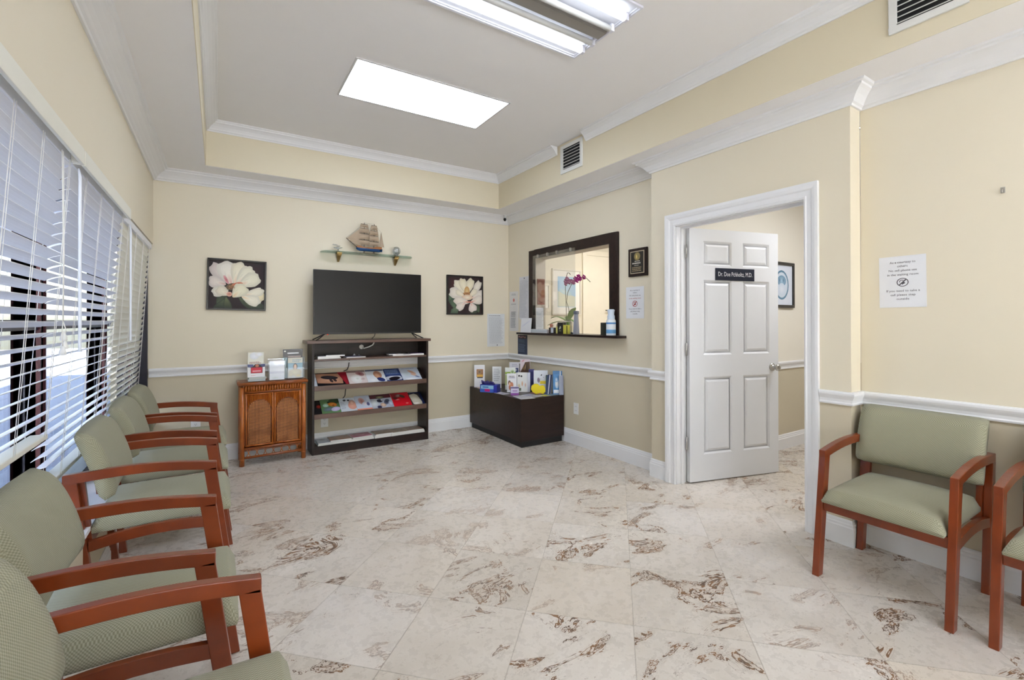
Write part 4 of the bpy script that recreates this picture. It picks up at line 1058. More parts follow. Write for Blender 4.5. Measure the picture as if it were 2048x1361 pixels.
b = MB(); b.box(.03, W-.03, .022, .030, .17, H-.03); b.box(.028, .034, .03, D-.02, .12, H-.03); b.box(W-.034, W-.028, .03, D-.02, .12, H-.03); b.box(.03, W-.03, D-.03, D-.024, .12, H-.03); b.box(.03, W-.03, .03, D-.03, .125, .137)
b.build('carcass', M['bamboo_dark'], rc)
for seg_ in ([((.038, .008, H-.093), (W-.038, .007, H-.088), .0085)], [((.038, .010, .150), (W-.038, .010, .154), .011)], [((.038, .012, .072), (W-.038, .012, .079), .011)]):
    (p_, q_, r_), = seg_; b = MB(); m1 = [p_[i] + (q_[i]-p_[i])*.46 for i in range(3)]; m2 = [p_[i] + (q_[i]-p_[i])*.50 for i in range(3)]
    b.tube([p_, m1, m2, q_], [r_, r_, r_*1.22, r_], 8); b.build('rail', M['bamboo_dark'], rc)
for k in range(7):
    b = MB(); x = .07 + .065*k; b.tube([(x-.014, .012, .082), (x, .010, .112), (x+.013, .012, .142)], .0032, 5); b.tube([(x+.014, .012, .082), (x, .008, .112), (x-.013, .012, .142)], .0032, 5)
    b.build('twig', M['bamboo'], rc)
for s in (0, 1):
    x0 = .044 + s*(W/2-.043); x1 = x0 + W/2 - .045; z0, z1 = .168, H-.105; dr = MB(); f = .016
    dr.tube([(x0+.008, .010, z0), (x0+.008, .010, z1)], .0085, 8); dr.tube([(x1-.008, .010, z0), (x1-.008, .010, z1)], .0085, 8)
    dr.tube([(x0, .010, z0+.008), (x1, .010, z0+.008)], .0085, 8); dr.tube([(x0, .010, z1-.004), (x1, .010, z1-.004)], .006, 8)
    dd = dr.build('door', M['bamboo'], rc)
    xm = (x0+x1)/2; rr = (x1-x0)/2-.022; zc = z1-.055-rr
    # vertical reed boards above the arch
    b = MB(); n = 12
    for k in range(n):
        xa = x0+.016 + (x1-x0-.032)*k/n; xb = xa + (x1-x0-.032)/n; xc = (xa+xb)/2 - xm
        zl = zc + math.sqrt(max(0, rr*rr - xc*xc)) if abs(xc) < rr else z0+.015
        b.prism([(xa+.0006, .016), ((xa+xb)/2, .0065), (xb-.0006, .016)], 'z', zl, z1-.004)
    b.build('reed_panel', M['bamboo'], dd)
    pts = [(xm-rr, z0+.016), (xm+rr, z0+.016)] + [(xm + rr*math.cos(R(a)), zc + rr*math.sin(R(a))) for a in range(0, 181, 12)]
    b = MB(); b.prism(pts, 'y', .014, .019); b.build('lattice_panel', M['lattice'], dd)
    b = MB(); b.tube([(xm + rr*math.cos(R(a)), .0125, zc + rr*math.sin(R(a))) for a in range(0, 181, 12)], .003, 6); b.tube([(xm-rr, .0125, z0+.016), (xm-rr, .0125, zc)], .003, 6); b.tube([(xm+rr, .0125, z0+.016), (xm+rr, .0125, zc)], .003, 6)
    b.build('arch_trim', M['bamboo_dark'], dd)

# ---- brochure holders on the cabinet (local: x right, y depth, z up, leaning back)
def standing(b, x0, y0, z0, w, h, t, lean, yaw, base, blobs, edge=(226,224,218), m=0):
    Mx = Matrix.Translation((x0, y0, z0)) @ Matrix.Rotation(R(yaw), 4, 'Z') @ Matrix.Rotation(R(-lean), 4, 'X')
    slab_print(b, w, h, t, lambda a, c, l: Mx @ Vector((a, -l, c)), base, blobs, edge, m)
    return Mx
def print_item(name, label, cat, x, y, z, w, h, t, lean, yaw, base, blobs, group=None, edge=(226,224,218), mat='gloss'):
    b = MB(); standing(b, 0, 0, 0, w, h, t, lean, 0, base, blobs, edge)
    mn = min(v[2] for v in b.v); b.v = [(p[0], p[1], p[2]-mn) for p in b.v]
    o = b.build(name, M[mat], fix=False); o.location = (x, y, z); o.rotation_euler = (0, 0, R(yaw)); return tag(o, label, cat, group)
ZT = H + .0005
for k, (t, dx, c) in enumerate(((.018, 0, (196, 204, 206)), (.016, .006, (206, 212, 214)))):
    b = MB(); slab_print(b, .135, .11, t, lambda a, c_, l: (a, c_, l), c, [], (176 + 12*k, 188 + 8*k, 192))
    o = b.build('leaflet_stack', M['print'], fix=False); o.location = (.222+dx, 4.700, ZT + .0185*k)
    tag(o, ['lower stack of grey leaflets under the left brochure box', 'upper stack of grey leaflets under the left brochure box'][k], 'leaflets', 'leaflet stacks under the brochure box')
bh = thing('brochure_box', 'white brochure box with a red card, left on the rattan cabinet', 'brochure holder', (.218, 4.712, ZT+.0355), 3)
b = MB(); b.box(0, .137, 0, .055, 0, .115, 0, lin((232,232,234))); b.box(.004, .133, .004, .051, .1155, .1156, 0, lin((120,120,126)))
art(b, lambda u, v, l: (u*.137, -l-.0002, v*.115), [('p', [(0,1),(0,.78),(.28,.74),(.35,.98)], (76,84,130), (66,74,120)), ('p', [(1,1),(1,.78),(.8,.74),(.65,.98)], (76,84,130), (66,74,120)), ('p', [(.25,.76),(.42,1),(.66,1),(.84,.76)], (20,18,22), (30,28,34)), ('r', .18, .30, .86, .76, (120, 44, 60)), ('r', .21, .34, .82, .74, (206, 24, 54)), ('r', .28, .42, .76, .52, (240, 180, 190)), ('e', .54, .88, .12, .11, 0, (206,140,110), (170,100,80))] + textlines(.2, .5, .1, .16, 1, (190,100,100), 3))
b.build('box', M['print'], bh, fix=False)
b = MB(); standing(b, .004, .020, .09, .125, .130, .012, 3, 0, (206, 206, 196), [('e', .4, .75, .3, .25, 0, (216,220,232), (196,200,206)), ('e', .7, .85, .25, .15, 0, (226,230,244), (206,206,206))] + textlines(.1, .85, .22, .36, 2, (150, 90, 80), 4, .6)); b.build('brochure', M['gloss'], bh, fix=False)
bh = thing('brochure_holder', 'clear holder of plain white cards, middle on the rattan cabinet', 'brochure holder', (.385, 4.700, ZT), 2)
b = MB(); b.box(0, .132, -.001, .001, 0, .17); b.box(-.002, 0, 0, .075, 0, .175); b.box(.132, .134, 0, .075, 0, .175); b.box(0, .132, .073, .075, 0, .19); b.build('holder', M['acrylic'], bh, fix=False)
b = MB(); standing(b, .006, .010, .002, .120, .165, .008, 2, 0, (234, 236, 242), [('e', .75, .8, .25, .08, 0, (206,208,226), (234,236,242)), ('r', 0, .34, 1, .46, (206, 206, 222)), ('e', .4, .12, .3, .07, 0, (214,220,214), (234,236,240))])
standing(b, .006, .030, .002, .120, .175, .015, 0, 0, (222, 220, 222), [], (206, 196, 200)); b.build('card', M['gloss'], bh, fix=False)
bh = thing('brochure_holder', 'navy and teal holder with a booklet of people, right on the rattan cabinet', 'brochure holder', (.528, 4.745, ZT), 2)
b = MB(); standing(b, -.015, .06, .0, .170, .270, .006, 3, 0, (34, 38, 60), [('r', 0, 0, 1, .70, (120, 158, 168)), ('r', 0, .0, .12, .72, (150,180,190)), ('e', .10, .93, .05, .025, 0, (240,240,230), (240,240,230)), ('r', .22, .84, .80, .88, (226,228,236)), ('r', .25, .72, .9, .76, (170,150,150))]); b.build('backing_card', M['gloss'], bh, fix=False)
b = MB(); standing(b, .018, .020, .002, .125, .190, .016, 2, 0, (206, 204, 190), [('r', 0, .44, 1, .74, (130, 170, 190)), ('e', .5, .55, .16, .17, 0, (70,66,66), (90,90,90)), ('e', .5, .55, .09, .12, 0, (224,196,170), (206,170,150)), ('e', .5, .28, .44, .16, 0, (232, 222, 176), (206,190,150)), ('e', .2, .2, .16, .12, 0, (222,206,160), (206,196,160)), ('e', .7, .12, .26, .08, 0, (232,206,130), (206,196,160))] + textlines(.3, .9, .78, .92, 2, (120,160,180), 2, .5)); b.build('booklet', M['gloss'], bh, fix=False)
b = MB(); b.box(0, .158, -.002, 0, 0, .10); b.box(0, .003, 0, .07, 0, .20); b.box(.155, .158, 0, .07, 0, .20); b.build('holder', M['acrylic'], bh, fix=False)

# ------------------------------------------------------------------ glass wall shelf with ship
gs = thing('glass_shelf', 'clear glass wall shelf on two brass brackets above the television', 'shelf', (.865, YB, 1.965))
b = MB(); pts = [(0, 0), (0, -.06), (.03, -.13), (.10, -.150), (.84, -.150), (.91, -.13), (.945, -.06), (.945, 0)]
b.prism(pts, 'z', 0, .008); b.build('glass_pane', M['shelfglass'], gs)
for x in (.172, .768):
    b = MB()
    for s in (-1, 0, 1): b.tube([(x+s*.016, -.075, -.004), (x+s*.011, -.045, -.03), (x+s*.004, -.012, -.085)], [.010, .011, .006], 8)
    b.box(x-.022, x+.022, -.085, -.002, -.008, 0); b.build('bracket', M['brass'], gs)
sh = thing('model_ship', 'model sailing ship with blue hull and tan sails on the glass shelf', 'model ship', (1.335, 4.895, 1.9735), 0)
b = MB(); b.box(-.10, .09, -.018, .018, 0, .005); b.build('stand_base', M['shipwood'], sh, .001)
b = MB()
for x in (-.055, .045): b.box(x-.005, x+.005, -.006, .006, .005, .024)
b.build('stand_post', M['spar'], sh)
def hullpt(u, v, k):
    x = -.135 + .265*u; wmax = .024*math.sin(PI*min(1, .12+u*.95))**.5 if u < .95 else .014
    if u < .02: wmax = .001
    keel = .024 + .016*(1-min(1, u/.18))**2 + .004*(u > .9)
    deck = .052 + .006*(2*u-1)**2
    a = PI*v
    return (x, -wmax*math.cos(a), deck - (deck-keel)*math.sin(a))
b = MB(); b.grid(lambda u, v: hullpt(u, v, 0), 18, 10); b.build('hull', M['hull'], sh)
b = MB()
for s in (-1, 1):
    b.grid(lambda u, v: (-.132+.262*u, s*(.001+.024*math.sin(PI*min(1, .12+u*.93))**.5), .052+.006*(2*u-1)**2 + v*(.012+.012*(u > .7)+.006*(u < .2))), 18, 1)
b.grid(lambda u, v: (-.130+.26*u, (.002-.024+.044*v)*min(1, math.sin(PI*min(1, .12+u*.93))), .054), 12, 2)
b.box(.07, .125, -.016, .016, .054, .074); b.box(-.03, .0, -.010, .010, .054, .068); b.build('deck', M['shipwood'], sh)
b = MB()
b.tube([(-.125, 0, .058), (-.235, 0, .145)], .003, 6)
b.tube([(-.055, 0, .055), (-.052, 0, .322)], .0028, 6); b.tube([(.045, 0, .055), (.050, 0, .318)], .0028, 6); b.tube([(.105, 0, .08), (.122, 0, .235)], .002, 6)
for (x, z, w_) in ((-.053, .305, .060), (-.053, .262, .075), (-.053, .205, .085), (-.053, .140, .090), (.048, .300, .05), (.048, .245, .065), (.048, .190, .075), (.048, .130, .08)):
    b.tube([(x-w_*.62, -.012, z), (x+w_*.62, .012, z+.003)], .0022, 6)
b.build('spar', M['spar'], sh)
def sail_quad(b, x, zt, zb, wt, wb, by=-.022):
    b.grid(lambda u, v: (x + (u-.5)*2*(wt+(wb-wt)*v)*.74, -.012 + .024*u + by*math.sin(PI*v)*math.sin(PI*u)**.6, zt + (zb-zt)*v + .006*math.sin(PI*u)*v), 8, 6)
for (x, zt, zb, wt, wb) in ((-.053, .303, .268, .056, .066), (-.053, .260, .210, .070, .080), (-.053, .203, .145, .080, .086), (-.053, .138, .085, .086, .080), (.048, .298, .250, .046, .058), (.048, .243, .195, .060, .068), (.048, .188, .135, .070, .074), (.048, .128, .082, .074, .066)):
    b = MB(); sail_quad(b, x, zt, zb, wt, wb); b.build('sail', M['sail'], sh)
for (a, c, d_) in (((-.232,.143),(-.085,.262),(-.115,.100)), ((-.205,.122),(-.078,.205),(-.100,.085)), ((-.175,.100),(-.075,.150),(-.085,.072))):
    b = MB(); b.grid(lambda u, v: ((a[0]*(1-u)+(c[0]*(1-v)+d_[0]*v)*u), -.010*math.sin(PI*v)*u, (a[1]*(1-u)+(c[1]*(1-v)+d_[1]*v)*u)), 6, 6); b.build('sail', M['sail'], sh)
b = MB(); b.grid(lambda u, v: (.100+.055*v*(1-u)+.022*u, -.008*math.sin(PI*v), .080*(1-u)+.235*u), 6, 6); b.build('sail', M['sail'], sh)
b = MB()
for (p, q) in (((-.235,.145),(-.052,.315)), ((-.20,.115),(-.052,.262)), ((-.052,.318),(.050,.318)), ((.050,.312),(.125,.235)), ((.125,.235),(.150,.08))): b.tube([(p[0],0,p[1]),(q[0],0,q[1])], .0006, 4)
b.build('rigging', M['spar'], sh)
b = MB()
b.lathe([(0,0),(.02,0),(.018,.006),(.005,.010),(.004,.03),(0,.03)], 12)
b.tube([(-.045,0,.040),(0,0,.035),(.04,0,.045)], [.004,.010,.003], 8); b.hexa([(-.02,-.05,.05),(.01,-.05,.05),(.01,.05,.05),(-.02,.05,.05)], [(-.018,-.05,.053),(.008,-.05,.053),(.008,.05,.053),(-.018,.05,.053)])
b.hexa([(-.055,-.022,.068),(-.01,-.022,.064),(-.01,.022,.064),(-.055,.022,.068)], [(-.055,-.022,.071),(-.01,-.022,.067),(-.01,.022,.067),(-.055,.022,.071)])
o = b.build('glass_airplane', M['figglass']); o.location = (1.025, 4.91, 1.9735); tag(o, 'small clear glass figurine left of the model ship', 'figurine')
b = MB(); b.lathe([(0,0),(.022,0),(.018,.006),(.008,.012)] + [(.044*math.sin(R(a)), .054-.044*math.cos(R(a))) for a in range(15, 181, 11)], 18)
for k in range(5): b.tube([(.0445*math.cos(R(t))*math.cos(R(k*36)), .0445*math.cos(R(t))*math.sin(R(k*36)), .054+.0445*math.sin(R(t))) for t in range(0, 361, 24)], .0012, 4)
o = b.build('glass_globe', M['figglass']); o.location = (1.625, 4.90, 1.9735); tag(o, 'etched clear glass globe right of the model ship', 'figurine')

# ------------------------------------------------------------------ low dark box with brochures
bx = thing('low_display_box', 'low black-brown box table in the corner holding brochures', 'box table', (2.542, 3.850, 0))
b = MB(); b.box(0, .545, 0, 1.105, .062, .486); b.build('box_body', M['black_wood'], bx, .002)
b = MB(); b.box(.02, .53, .02, 1.09, 0, .062); b.build('toe_kick', M['toe'], bx)
ZB = .4865
GB = 'brochures standing on the low dark box'
def bro(label, x, y, w, h, t, lean, yaw, base, blobs, name='brochure', z=ZB):
    return print_item(name, label, 'brochure', x, y, z, w, h, t, lean, yaw, base, blobs, GB)
Wt = (232, 232, 236)
bro('white leaflet with a brown and yellow photo at the left end of the low box', 2.560, 4.880, 0.125, 0.262, 0.003, 6, -28, Wt, [('r', .22, .45, .85, .80, (150, 96, 50)), ('r', .25, .46, .82, .56, (226, 176, 70)), ('e', .5, .68, .2, .1, 0, (40,26,24), (170,130,90)), ('r', .28, .40, .82, .45, (40, 30, 30)), ('e', .6, .2, .15, .08, 0, (206,206,226), (226,226,234))])
bro('white text card in a slanted stand behind the purple glove box', 2.705, 4.700, 0.105, 0.250, 0.004, 10, -30, (226, 228, 230), textlines(.15, .85, .3, .92, 7, (170,172,180), 4))
gb = thing('glove_box', 'blue and purple box of gloves on the low dark box', 'box', (2.560, 4.350, ZB), 0)
b = MB(); Bz = Matrix.Rotation(R(38), 4, 'Z')
b.box(0, .10, 0, .20, 0, .085, 0, lin((48, 60, 160)), Bz)
art(b, lambda u, v, l: Bz @ Vector((-l-.0003, .20*(1-u), .085*v)), [('r', 0, 0, 1, .55, (58, 96, 190)), ('r', .05, .45, .8, .9, (150, 200, 226)), ('r', .15, .6, .5, .75, (60, 110, 190)), ('r', .28, .12, .58, .45, (190, 20, 110)), ('r', .8, 0, 1, 1, (40, 50, 160))])
art(b, lambda u, v, l: Bz @ Vector((.10*u, -l-.0003, .085*v)), [('r', 0, 0, 1, 1, (34, 44, 140)), ('e', .5, .5, .3, .3, 0, (60,40,120), (34,44,140))])
b.build('carton', M['print'], gb, fix=False)
b = MB()
for k in range(6):
    y = .05 + .025*k; b.tube([Bz @ Vector((.045, y, .082)), Bz @ Vector((.030+.01*(k % 2), y+.012, .105)), Bz @ Vector((.01+.02*(k % 2), y+.018, .115+.006*(k % 3)))], [.014, .013, .006], 7)
b.build('glove', simple('glove_purple', (66, 58, 120), .6), gb)
bro('white and lime brochure at the back of the crowd on the low box', 2.765, 4.515, 0.120, 0.250, 0.020, 5, -32, (226, 230, 226), [('r', 0, .70, 1, .80, (160, 190, 70)), ('r', 0, .2, .5, .66, (206, 216, 150)), ('e', .7, .8, .2, .1, 0, (120,150,50), (206,226,190))])
bro('grey brochure with a dark blue photo behind the others', 2.870, 4.590, 0.150, 0.300, 0.006, 4, -32, (206, 206, 216), [('r', .25, .60, .7, .78, (40, 60, 110)), ('e', .5, .7, .12, .05, 0, (206,210,220), (60,80,120)), ('r', .75, .5, 1, .95, (110, 108, 108))] + textlines(.2, .7, .82, .95, 2, (150,150,170), 4))
bro('brochure with a dark brown and gold photo, tallest at the back', 2.975, 4.520, 0.115, 0.335, 0.006, 3, -36, (222, 206, 214), [('p', [(0,.55),(.3,.75),(.5,.9),(.95,.92),(1,.5)], (56, 36, 26), (90,60,40)), ('e', .5, .72, .05, .13, -.5, (214,176,120), (120,80,50)), ('e', .3, .68, .04, .09, -.5, (190,140,80), (90,60,40)), ('e', .3, .95, .2, .04, .2, (206,110,130), (222,206,214))])
fb = bro('white brochure titled FREE with a mother and child photo', 2.680, 4.335, 0.105, 0.205, 0.003, 7, -30, Wt, [('e', .42, .32, .26, .2, .5, (214, 140, 100), (190,110,80)), ('e', .25, .5, .15, .13, 0, (90,60,50), (120,90,80)), ('e', .28, .44, .10, .09, 0, (236,196,170), (214,160,130)), ('e', .6, .2, .2, .1, .3, (226,180,150), (206,150,120)), ('r', .15, .74, .85, .78, (190,190,214))])
text_mesh('lettering', 'FREE', .026, M['ink'], fb, (.052, -.0048 + .150*math.tan(R(7)), .160), (R(90-7), 0, 0), extr=.0002, fit=.062)
bro('white brochure with dark initials and small food photos', 2.787, 4.300, 0.116, 0.214, 0.004, 7, -36, (228, 230, 230), [('e', .2, .82, .09, .05, 0, (50,48,64), (70,70,80)), ('e', .42, .80, .09, .05, 0, (50,48,64), (70,70,80)), ('e', .5, .42, .08, .14, 0, (206,150,110), (226,200,180)), ('e', .2, .3, .12, .12, 0, (206,196,150), (226,220,200)), ('e', .8, .35, .06, .12, 0, (200,140,120), (226,210,200)), ('r', 0, .06, .4, .2, (110, 120, 100))])
bro('tall plain grey folder edge beside the white brochures', 2.900, 4.262, 00.030, 0.212, 0.050, 2, -32, (206, 210, 228), [], 'folder')
bro('deep blue folder standing behind the yellow card', 2.965, 4.330, 0.062, 0.238, 0.020, 2, -34, (26, 38, 120), [('r', .1, .1, .9, .3, (34, 50, 140))], 'folder')
bro('pale brochure with black spots and a purple shape', 2.925, 4.175, 0.155, 0.240, 0.004, 6, -34, (220, 226, 236), [('e', .55, .78, .05, .03, .4, (30,30,40), (30,30,40)), ('e', .92, .76, .05, .03, .4, (30,30,40), (30,30,40)), ('e', .35, .55, .10, .12, .3, (100, 80, 110), (150,140,160)), ('e', .5, .6, .02, .015, 0, (60,60,60), (60,60,60)), ('e', .7, .68, .02, .015, 0, (60,60,60), (60,60,60)), ('r', .45, .38, .85, .52, (246, 222, 40)), ('r', .2, .1, .9, .36, (232,234,236))])
b = MB()
prof_y = [(.01,.02),(.05,.0),(.09,.012),(.125,-.0),(.150,.03),(.142,.07),(.125,.092),(.09,.085),(.065,.105),(.03,.107),(.0,.085),(-.006,.05)]
b.prism(prof_y, 'y', 0, .03); o = b.build('yellow_holder', simple('yellow_card', (244, 220, 30), .5)); o.location = (2.835, 4.085, ZB+.0005); o.rotation_euler = (0, 0, R(-34)); tag(o, 'bright yellow scalloped card holder on the low dark box', 'card holder')
bro('dark green folder right of the yellow holder', 3.005, 4.058, 0.040, 0.187, 0.006, 5, -34, (60, 100, 100), [], 'folder')
bro('navy folder leaning left at the right end of the low box', 2.960, 4.000, 0.060, 0.205, 0.010, 14, -60, (44, 58, 92), [('r', .45, 0, .6, 1, (226,228,234))], 'folder')
bro('black folder leaning beside the navy one', 2.990, 4.018, 0.055, 0.205, 0.010, 12, -60, (24, 28, 44), [('r', .3, 0, .38, 1, (206,210,220))], 'folder')
bro('large blue booklet with a pale portrait at the right end of the low box', 3.008, 3.940, 0.100, 0.250, 0.006, 6, -36, (60, 120, 176), [('r', .1, .1, .8, .85, (70, 140, 200)), ('e', .45, .45, .22, .2, 0, (230,226,220), (150,190,220)), ('e', .4, .62, .15, .1, 0, (190,214,232), (110,160,206)), ('r', .75, 0, .85, 1, (226,230,236)), ('r', .1, .05, .7, .2, (226,232,240))])
bro('grey-blue booklet outermost at the right end of the low box', 3.045, 3.880, 0.046, 0.205, 0.012, 3, -30, (130, 142, 166), [('r', .6, 0, 1, 1, (110,120,150))])
def flat(label, x, y, w, d, rz, base, blobs=(), dz=0, t=.0015):
    b = MB(); slab_print(b, w, d, t, lambda a, c, l: (a, c, l), base, list(blobs)); o = b.build('leaflet', M['print'], fix=False)
    o.location = (x, y, ZB+dz); o.rotation_euler = (0, 0, R(rz)); tag(o, label, 'leaflet', 'leaflets lying on the low dark box')
flat('salmon leaflet lying under the left end white leaflet', 2.548, 4.66, .10, .17, -6, (216, 176, 160), [('e', .5, .5, .3, .3, 0, (190,130,120), (226,200,190))])
flat('grey patterned leaflet lying in front of the glove box', 2.556, 4.20, .10, .17, 8, (186, 182, 196), [('e', .5, .5, .3, .2, 0, (120,110,130), (200,196,206))])
flat('white leaflet lying at the front corner of the low box', 2.552, 3.865, .16, .22, -10, (222, 222, 226), textlines(.1, .9, .1, .9, 7, (180,182,190), 9))
flat('lilac leaflet lying next to the front corner leaflet', 2.735, 3.875, .12, .20, 12, (196, 196, 216), textlines(.1, .9, .1, .9, 6, (150,150,180), 10), .0018)
flat('salmon pink leaflet lying before the blue folder', 2.900, 4.02, .09, .14, 20, (232, 150, 130))
flat('teal and yellow leaflet lying at the right front of the low box', 2.845, 3.862, .20, .10, 4, (96, 136, 160), [('r', 0, 0, .4, .8, (206,196,60)), ('e', .6, .5, .3, .2, .2, (60,90,110), (120,160,180))], .0034)
pb = thing('purple_carton', 'small white and purple carton beside the glove box', 'box', (2.600, 4.130, ZB), -28)
b = MB(); b.box(0, .085, 0, .06, 0, .085, 0, lin((206, 200, 222))); art(b, lambda u, v, l: (.085*u, -l-.0002, .085*v), [('r', 0, 0, 1, .28, (150, 80, 170)), ('r', 0, .85, 1, 1, (80,70,120)), ('r', .2, .5, .8, .6, (150,90,170))]); art(b, lambda u, v, l: (-l-.0002, .06*(1-u), .085*v), [('r', 0, 0, 1, 1, (90, 80, 140))]); b.build('carton', M['print'], pb, fix=False)

# ------------------------------------------------------------------ reception window
rw = bpy.data.objects.new('window_4', None); col.objects.link(rw); rw.location = (XR, 3.8, 1.1); rw['kind'] = 'structure'
def L4(q): q.location = (-XR, -3.8, -1.1); return q
b = MB(); xo = XR-.020
b.box(xo, XR, 3.062, WY0, 1.135, 2.090); b.box(xo, XR, WY1, 4.503, 1.135, 2.090); b.box(xo, XR, WY0, WY1, WZ1, 2.090)
L4(b.build('window_casing', M['espresso'], rw, .003))
b = MB(); b.box(2.985, 3.262, 2.975, 4.620, 1.113, 1.135); L4(b.build('sill_shelf', M['espresso'], rw, .002))
b = MB(); b.box(XR, XR+.14, WY0, WY0+.003, 1.135, WZ1); b.box(XR, XR+.14, WY1-.003, WY1, 1.135, WZ1); b.box(XR, XR+.14, WY0, WY1, WZ1-.003, WZ1)
L4(b.build('jamb_liner', simple('jamb_taupe', (196, 184, 166), .6), rw))
b = MB(); b.box(3.070, 3.075, 3.648, 4.400, 1.139, 2.02); L4(b.build('acrylic_screen', M['acrylic'], rw))
b = MB()
for y in (3.72, 3.95, 4.12, 4.30): b.box(3.062, 3.084, y-.008, y+.008, 1.992, 2.025)
L4(b.build('screen_clip', M['steel'], rw))
b = MB(); b.box(XR+.02, XR+.125, WY1-.008, WY1-.003, 1.46, 1.76); o = b.build('cork_board', simple('reddish_cork', (132, 84, 66), .8, var=.25, vscale=25)); tag(o, 'reddish brown board on the left jamb inside the reception window', 'board')
# papers standing at the left of the sill
o = thing('paper_stand', 'tall white printed sheet in a clear stand, left on the sill', 'paper stand', (3.085, 4.37, 1.1765), 0)
b = MB(); slab_print(b, .105, .245, .002, lambda x, y, l: (x+.01, -l, y), (226, 228, 230), textlines(.1, .9, .08, .94, 12, (186,188,196), 5)); b.build('sheet', M['print'], o, fix=False)
b = MB(); b.box(0, .125, .0, .002, 0, .25); b.box(0, .125, -.03, .0, -.001, .001); b.build('stand', M['acrylic'], o, fix=False)
SG = 'things on the reception window sill'
ZQ = 1.1355
print_item('white_card', 'blank glossy white card standing on the left end of the sill', 'card', 3.030, 4.595, ZQ, .215, .168, .002, 5, -90, (236, 238, 244), [('p', [(.1,.3),(.9,.8),(.95,.9),(.1,.5)], (214,216,232), (232,234,244))])
wb = thing('flat_carton', 'low white carton with a teal end on the left of the sill', 'box', (3.05, 4.10, ZQ))
b = MB(); b.box(0, .10, 0, .40, 0, .040, 0, lin((222, 226, 230))); art(b, lambda u, v, l: (-l-.0002, .40*(1-u), .040*v), [('r', 0, 0, .16, 1, (130, 172, 180)), ('r', .16, .45, 1, .6, (190, 206, 214))]); b.build('carton', M['print'], wb, fix=False)
def sill_box(label, y, w, h, c, blobs=(), x=3.04, d=.05, name='small_box', z=ZQ):
    o = thing(name, label, 'box', (x, y, z))
    b = MB(); b.box(0, d, 0, w, 0, h, 0, lin(c)); art(b, lambda u, v, l: (-l-.0002, w*(1-u), h*v), list(blobs)); b.build('carton', M['print'], o, fix=False)
sill_box('black card box with a pale front, right of the flat white carton', 3.935, .115, .062, (20, 20, 24), [('r', .3, .1, .7, 1, (206, 212, 222)), ('r', .38, .75, .62, .98, (140,180,206))])
sill_box('black box with a white emblem before the orchid pot', 3.800, .085, .118, (16, 16, 14), [('e', .5, .5, .22, .10, .3, (206,214,200), (150,160,140)), ('e', .55, .62, .10, .06, .3, (226,232,226), (160,170,150)), ('r', .3, .22, .7, .3, (120,130,110))], 3.030, .04)
sill_box('yellow and black box right of the emblem box', 3.725, .068, .092, (212, 206, 84), [('r', .8, 0, 1, .9, (40, 36, 30))], 3.033, .035)
sill_box('pale yellow slim box left of the emblem box', 3.892, .028, .075, (226, 220, 130), (), 3.036, .03)
sill_box('dark green black box at the right end of the sill', 3.163, .068, .118, (38, 42, 34), (), 3.030, .05)
o = thing('figurine', 'orange figurine beside the flat white carton', 'figurine', (3.085, 4.06, ZQ))
b = MB(); b.lathe([(0,0),(.03,0),(.034,.02),(.028,.05),(.016,.07),(.022,.085),(.014,.10),(0,.105)], 14); b.build('body', simple('terracotta', (186, 112, 84), .6), o)
o = thing('figurine', 'white and brown shell figurine behind the small boxes', 'figurine', (3.10, 3.955, ZQ))
b = MB(); b.lathe([(0,0),(.026,0),(.030,.04),(.020,.07),(.026,.09),(.012,.115),(0,.12)], 12); b.build('body', simple('shell_beige', (206, 190, 170), .6, var=.3, vscale=40), o)
# orchid
op = thing('potted_orchid', 'magenta orchid in a cream pot on the reception sill', 'plant', (3.185, 3.905, ZQ))
b = MB(); b.lathe([(0,0),(.040,0),(.046,.01),(.056,.12),(.060,.135),(.054,.135),(.050,.12),(0,.118)], 24); b.build('pot', M['ceramic'], op)
def leafm(dx, dy, L_, wd, rise, droop):
    b = MB(); a = math.atan2(dy, dx)
    def fn(u, v):
        r_ = L_*u; w_ = wd*math.sin(PI*min(1, .08+u*.92))**.8*(v-.5)*2
        x = r_*math.cos(a) - w_*math.sin(a); y = r_*math.sin(a) + w_*math.cos(a)
        return (x, y, .125 + rise*math.sin(u*PI*.5) - droop*u*u - abs(v-.5)*.010 + .003)
    b.grid(fn, 12, 4); b.grid(lambda u, v: (fn(u, v)[0], fn(u, v)[1], fn(u, v)[2]-.003), 12, 4, flip=True); b.build('leaf', M['leaf'], op)
leafm(0, 1, .30, .022, .10, .06); leafm(-.10, 1, .32, .020, .03, .07); leafm(.1, -1, .12, .046, .15, .0); leafm(-.2, -1, .13, .024, .06, .06); leafm(-.4, -.6, .12, .022, .03, .09); leafm(.5, .8, .18, .024, .10, .06)
b = MB(); b.tube([(0,.02,.12),(0,.026,.30),(0,.04,.48),(0,.03,.60),(0,.00,.655),(0,-.03,.648)], .0035, 6); b.tube([(0,-.01,.12),(0,-.02,.26),(.0,.018,.34),(0,0,.44),(0,-.06,.52),(0,-.14,.56),(0,-.22,.585),(0,-.30,.575),(0,-.36,.53)], .0035, 6)
b.tube([(0,-.03,.648),(0,-.045,.63)], .004, 6); b.build('flower_stem', M['stem'], op)
r5 = random.Random(2)
